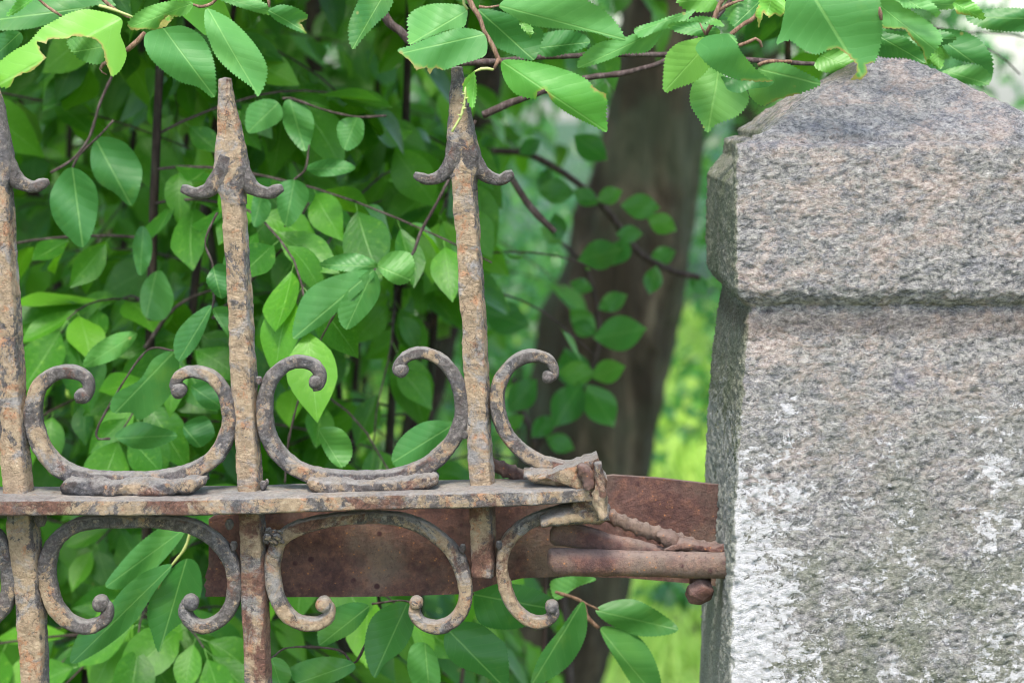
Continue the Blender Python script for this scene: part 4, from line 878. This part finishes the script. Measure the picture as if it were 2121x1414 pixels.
scroll([(1138, 1258, 11), (1148, 1268, 12), (1135, 1284, 12), (1108, 1287, 13), (1080, 1272, 13), (1055, 1240, 14), (1041, 1190, 14), (1044, 1140, 14), (1067, 1102, 14), (1110, 1075, 14), (1170, 1058, 15), (1225, 1055, 18)], 67, IRON_R, ball=[(1143, 1256, 14)])
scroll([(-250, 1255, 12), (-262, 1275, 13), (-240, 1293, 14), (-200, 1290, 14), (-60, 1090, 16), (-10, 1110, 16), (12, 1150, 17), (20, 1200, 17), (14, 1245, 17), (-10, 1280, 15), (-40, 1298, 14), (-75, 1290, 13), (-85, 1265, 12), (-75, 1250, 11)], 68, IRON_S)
# pads where the scrolls are forged to the rail, torn end block, weld lumps
def lump(name, pts, Yl, mat, seed, dep, parent, rough=.0022, ex=3, rf=90):
    C = pxpath(pts, Yl, .0013); V, Fc = sweep(C[:, :3], C[:, 3], dep, 24, ex, 0, rough, rf, seed); return link(name, mesh(name, V, Fc), mat, parent)
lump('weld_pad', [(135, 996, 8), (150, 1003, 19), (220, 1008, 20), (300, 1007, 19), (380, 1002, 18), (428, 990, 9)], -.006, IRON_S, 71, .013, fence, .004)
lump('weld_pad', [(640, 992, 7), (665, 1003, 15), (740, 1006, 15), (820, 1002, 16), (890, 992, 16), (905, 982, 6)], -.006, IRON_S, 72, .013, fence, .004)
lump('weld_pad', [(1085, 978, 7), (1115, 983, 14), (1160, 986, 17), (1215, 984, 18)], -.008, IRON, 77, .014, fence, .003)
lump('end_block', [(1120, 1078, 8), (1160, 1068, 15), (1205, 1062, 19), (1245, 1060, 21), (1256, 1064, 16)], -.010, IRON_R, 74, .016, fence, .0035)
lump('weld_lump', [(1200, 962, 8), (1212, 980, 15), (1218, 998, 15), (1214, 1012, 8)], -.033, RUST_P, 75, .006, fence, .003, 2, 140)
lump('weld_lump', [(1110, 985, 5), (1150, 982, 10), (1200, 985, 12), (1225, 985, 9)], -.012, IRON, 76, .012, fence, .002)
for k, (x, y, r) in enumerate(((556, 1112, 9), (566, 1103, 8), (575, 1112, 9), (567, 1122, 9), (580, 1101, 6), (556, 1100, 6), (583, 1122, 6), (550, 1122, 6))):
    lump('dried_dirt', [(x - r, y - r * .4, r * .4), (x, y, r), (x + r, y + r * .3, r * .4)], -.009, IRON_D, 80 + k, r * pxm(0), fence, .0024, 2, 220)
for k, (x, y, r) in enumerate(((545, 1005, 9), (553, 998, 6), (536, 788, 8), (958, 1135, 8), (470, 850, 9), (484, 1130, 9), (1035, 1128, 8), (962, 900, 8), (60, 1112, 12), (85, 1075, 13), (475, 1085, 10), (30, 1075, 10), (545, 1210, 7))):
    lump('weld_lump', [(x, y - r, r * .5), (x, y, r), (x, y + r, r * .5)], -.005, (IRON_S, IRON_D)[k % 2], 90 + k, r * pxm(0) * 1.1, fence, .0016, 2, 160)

# ------------------------------------------------------------------ rusty steelwork between fence and pillar
def slab(name, pts, Yf, th, mat, label, cat, warp=None, parent=None, rough=.0011, rag=0.0):
    """plate with a traced outline, real thickness, subdivided and dented"""
    O = []
    for i in range(len(pts)):
        p, q = np.array(pts[i], float), np.array(pts[(i + 1) % len(pts)], float); k = max(1, int(np.linalg.norm(q - p) / 7))
        for s in range(k): O.append(p + (q - p) * s / k)
    O = np.array(O) + rng.normal(size=(len(O), 2)) * rag; n = len(O); lo, hi = O.min(0), O.max(0); I = []
    def inside(a):
        c = False; j = n - 1
        for i in range(n):
            if (O[i][1] > a[1]) != (O[j][1] > a[1]) and a[0] < (O[j][0] - O[i][0]) * (a[1] - O[i][1]) / (O[j][1] - O[i][1]) + O[i][0]: c = not c
            j = i
        return c
    for y in np.arange(lo[1] + 4, hi[1], 9):
        for x in np.arange(lo[0] + 4, hi[0], 9):
            if inside((x, y)) and np.min(np.abs(O - [x, y]).sum(1)) > 6: I.append((x, y))
    r = delaunay_2d_cdt([Vector(q) for q in O] + [Vector(q) for q in I], [], [list(range(n))], 1, 1e-4)
    vs = np.array([list(v) for v in r[0]]); fs = [list(f) for f in r[2]]; nv = len(vs)
    A = np.array([at(x, y, Yf + (warp(x) if warp else 0)) for x, y in vs]); A[:, 1] += fbm(A * (60 if rough < .002 else 110), 3, 4) * rough
    Bk = A + [0, th, 0]; V = np.vstack([A, Bk])
    a_, b_, c_ = [Vector(A[k]) for k in fs[0][:3]]
    if (b_ - a_).cross(c_ - a_).y > 0: fs = [f[::-1] for f in fs]
    F2 = fs + [[q + nv for q in f[::-1]] for f in fs]
    ed = {}
    for f in fs:
        for k in range(len(f)): e = (f[k], f[(k + 1) % len(f)]); ed[e] = 1
    for (a, b) in list(ed):
        if (b, a) not in ed: F2.append([b, a, a + nv, b + nv])
    m = mesh(name, V, F2, True); m.set_sharp_from_angle(angle=R(50)) if hasattr(m, 'set_sharp_from_angle') else None
    if parent is not None: return link(name, m, mat, parent)
    c = at(pts[0][0], pts[0][1], Yf); o = link(name, m, mat, None, base=tuple(c)); return tag(o, label, cat)
slab('steel_plate', [(432, 1075), (445, 1066), (700, 1052), (960, 1030), (1250, 986), (1270, 984), (1360, 990), (1475, 1003), (1530, 1006), (1530, 1218), (1470, 1212), (1380, 1203), (1290, 1196), (1180, 1192), (1080, 1197), (1030, 1208), (985, 1224), (950, 1230), (860, 1233), (700, 1236), (560, 1236), (424, 1235), (427, 1222), (422, 1212), (428, 1200), (424, 1195), (432, 1170)],
     .045, .006, RUST, 'flat rusty brown steel plate behind the scrolls, reaching from the middle picket to the pillar', 'steel plate', lambda x: .03 * np.clip((x - 600) / 900, 0, 1))
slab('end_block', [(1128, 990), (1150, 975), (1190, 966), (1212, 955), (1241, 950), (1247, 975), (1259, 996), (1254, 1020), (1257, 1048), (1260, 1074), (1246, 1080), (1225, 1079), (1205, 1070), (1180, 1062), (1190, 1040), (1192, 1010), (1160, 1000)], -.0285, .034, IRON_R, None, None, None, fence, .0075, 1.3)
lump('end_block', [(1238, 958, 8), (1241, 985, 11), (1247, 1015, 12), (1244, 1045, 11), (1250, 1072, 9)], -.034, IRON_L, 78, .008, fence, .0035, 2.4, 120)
def pipe_thing(name, pts, Yp, mat, label, cat, seed, ex=2.0, rough=.0007, ribs=0, seg=30):
    C = pxpath(pts, Yp, .0013); V, Fc = sweep(C[:, :3], C[:, 3], C[:, 3], seg, ex, 0, rough, 70, seed)
    if ribs:
        n = len(C); V2 = V[:n * seg].reshape(n, seg, 3); d = np.arange(n) * .0013
        for i in range(n):
            c = C[i, :3]
            for j in range(seg): V2[i, j] = c + (V2[i, j] - c) * (1 + .30 * max(0, math.sin(d[i] / ribs * 6.283 + j / seg * 6.283)) ** 1.5 - .06)
        V[:n * seg] = V2.reshape(-1, 3)
    return tag(link(name, mesh(name, V, Fc), mat, None, base=tuple(C[0, :3])), label, cat)
pipe_thing('iron_pipe', [(1137, 1164, 17), (1141, 1163, 25), (1150, 1162, 29), (1200, 1164, 28.5), (1300, 1166, 27.5), (1400, 1168, 27), (1505, 1170, 27), (1535, 1170, 27)], -.002, RUST_P, 'straight rusty pipe stub set into the flank of the stone pillar, lowest and longest', 'pipe', 3)
pipe_thing('bent_pipe', [(1143, 1100, 17), (1152, 1102, 25), (1190, 1108, 25), (1240, 1120, 22), (1310, 1134, 18), (1400, 1150, 13), (1500, 1160, 12)], .015, RUST_P, 'short squashed pipe lying just above the straight rusty pipe', 'pipe', 9, 2.3, .0012)
pipe_thing('twisted_rod', [(985, 948, 13), (1020, 962, 14), (1090, 990, 14), (1180, 1030, 14), (1262, 1068, 14), (1310, 1088, 15), (1360, 1105, 16), (1410, 1122, 16), (1460, 1132, 13), (1505, 1137, 12), (1530, 1138, 12)], .022, RUST_P, 'twisted ribbed steel rod running from behind the rail down to the pillar', 'steel rod', 15, 2, .0009, .0085, 24)
rk = thing('rod_stub', tuple(at(1395, 1135, .008)), 'lumpy welded stub where the twisted rod meets the pipe beside the pillar', 'weld')
lump('weld', [(1375, 1138, 5), (1390, 1133, 11), (1410, 1127, 14), (1440, 1130, 13), (1470, 1134, 11), (1500, 1137, 10)], .010, RUST_P, 101, .006, rk, .003, 2, 120)
lump('weld', [(1360, 1106, 6), (1375, 1110, 13), (1392, 1118, 15), (1400, 1130, 10)], .012, RUST_P, 102, .006, rk, .0026, 2, 120)
# bolt under the pipe
bt = thing('hex_bolt', tuple(at(1447, 1228, .0)), 'rusty hexagonal bolt head hanging under the pipe beside the pillar', 'bolt')
c0 = at(1447, 1218, .005)
def hexa(c, r, h, axis, seed):
    ax = Vector(axis).normalized(); C = np.array([np.array(c) + np.array(ax) * t for t in np.linspace(-h / 2, h / 2, 12)])
    rr = r * np.clip(1.0 - .35 * np.abs(np.linspace(-1, 1, 12)) ** 6, .3, 1); V, Fc = sweep(C, rr, rr, 6, 2, .35, 0, ref=(0.2, 1, .3))
    return V, Fc
V, Fc = hexa(at(1449, 1226, .002), .0105, .012, (.35, -.75, -.75), 1); V = V + fbm(V * 150, 2, 3)[:, None] * .0006
m_ = mesh('head', V, Fc, False); o = link('head', m_, RUST, bt)
bv = o.modifiers.new('bevel', 'BEVEL'); bv.width = .0014; bv.segments = 2
C = np.array([at(1452, 1224, .006), at(1450, 1205, .012), at(1450, 1185, .016)]); V, Fc = sweep(resample(C, .002), .0075, .0075, 14, 2, 0, .0006, 150, 3)
link('shank', mesh('shank', V, Fc), RUST, bt)

# ------------------------------------------------------------------ stone pillar
XC, HW, YF = .2690, .1175, -.04; YC = YF + HW
def zpx(py, Y=YF): return at(1535, py, Y)[2]
pil = thing('stone_pillar', (XC, YC, 0), 'rough pinkish grey granite gate pillar with pointed cap and flaking whitewash', 'pillar')
def perim(front=190, left=105, other=26):
    """points on the unit rounded square, dense on the front and the left flank; returns direction data"""
    S = [(-1, -1, 1, -1, front), (1, -1, 1, 1, other), (1, 1, -1, 1, other), (-1, 1, -1, -1, left)]; P = []
    for x0, y0, x1, y1, n in S:
        for k in range(n):
            t = k / n; P.append((x0 + (x1 - x0) * t, y0 + (y1 - y0) * t))
    return np.array(P)
PR = perim(); NP = len(PR)
def pillar_part(name, prof, zs, seed, rad=.0045, amp=1.0):
    """prof(z) -> half width; cross-section is a rounded square"""
    V = np.empty((len(zs), NP, 3)); N = np.empty_like(V)
    for i, z in enumerate(zs):
        h = prof(z); r = min(rad, h * .35); q = PR * h
        c = np.clip(q, -(h - r), h - r); d = q - c; ln = np.linalg.norm(d, axis=1); dn = np.where(ln[:, None] > 1e-9, d / (ln[:, None] + 1e-12), 0)
        fl = ln < 1e-9
        nn = dn.copy(); nn[fl] = PR[fl]
        # pull corners onto the arc
        q2 = c + dn * r
        ed = np.abs(PR).max(1) >= .999
        V[i, :, 0] = XC + q2[:, 0]; V[i, :, 1] = YC + q2[:, 1]; V[i, :, 2] = z
        N[i, :, :2] = dn; N[i, :, 2] = 0
    dz = np.array([prof(z + 1e-4) - prof(z - 1e-4) for z in zs]) / 2e-4
    N[:, :, 2] = -dz[:, None]; N /= np.linalg.norm(N, axis=2)[:, :, None] + 1e-9
    if name == 'cap':                      # the top of the left flank is broken back behind the front slab
        m1 = np.clip((V[:, :, 2] - zpx(385)) / .016, 0, 1) * np.clip((V[:, :, 1] - YF - .010) / .006, 0, 1) * np.clip((XC - .06 - V[:, :, 0]) / .05, 0, 1)
        V[:, :, 0] += m1 * .013 * np.clip((za - V[:, :, 2]) / (za - zpx(300)), 0, 1)
    V = V.reshape(-1, 3); N = N.reshape(-1, 3)
    W = V * [1, 1, 1.45]; wr = np.stack([fbm(V * 30, 2, seed + 20), fbm(V * 30, 2, seed + 21), fbm(V * 30, 2, seed + 22)], 1) * .006; W = W + wr
    f1 = fbm(W * 75, 4, seed); f2 = 1 - np.abs(fbm(W * 130, 3, seed + 3)) * 2; f3 = fbm(V * 13, 3, seed + 6); f4 = fbm(W * 300, 2, seed + 8)
    # flaky ledges: terraces of a tilted noise
    te = (W[:, 2] * 120 + f1 * 2.6 + fbm(V * 24, 3, seed + 30) * 3.0); saw = te - np.floor(te)
    d = .0014 * f1 + .0013 * f2 + .0022 * f3 + .0013 * f4 + .0010 * (saw - .5)
    V = V + N * (d * amp * (.8 if name == 'cap' else 1))[:, None]
    n = len(zs); i = np.arange(n - 1)[:, None] * NP; j = np.arange(NP)[None]; k = (j + 1) % NP
    Fq = np.stack([i + j, i + k, i + NP + k, i + NP + j], -1).reshape(-1, 4)
    return link(name, mesh(name, V, Fq), STONE, pil)
zj, zb, zl, zt, za = zpx(640), zpx(622), zpx(318), zpx(300), at(1835, 112, YC)[2]
zbot = zpx(1440)
def w_shaft(z):
    return np.interp(z, [0, zbot, zpx(1200), zpx(1000), zpx(850), zpx(740), zpx(700), zpx(655), zj + .004], [HW + .008, HW + .0025, HW + .001, HW - .0015, HW - .0035, HW - .0065, HW - .0075, HW - .009, HW - .0105])
zs = np.r_[np.linspace(-.05, zbot - .02, 24), np.arange(zbot, zj + .004, .00135)]
pillar_part('shaft', w_shaft, zs, 200)
zled = zpx(288); 
def w_cap(z):
    return np.interp(z, [zj - .002, zj + .002, zb + .002, zb + .008, zl - .006, zl + .004, zl + .006, zl + .0075, zl + .0125, zl + .014, za - .005, za], [HW - .012, HW - .010, HW - .003, HW, HW + .0015, HW + .001, HW - .001, HW - .0085, HW - .0095, HW - .0125, .016, .001])
zs = np.r_[np.arange(zj - .002, za - .001, .00125), za]
pillar_part('cap', w_cap, zs, 300, .0045)
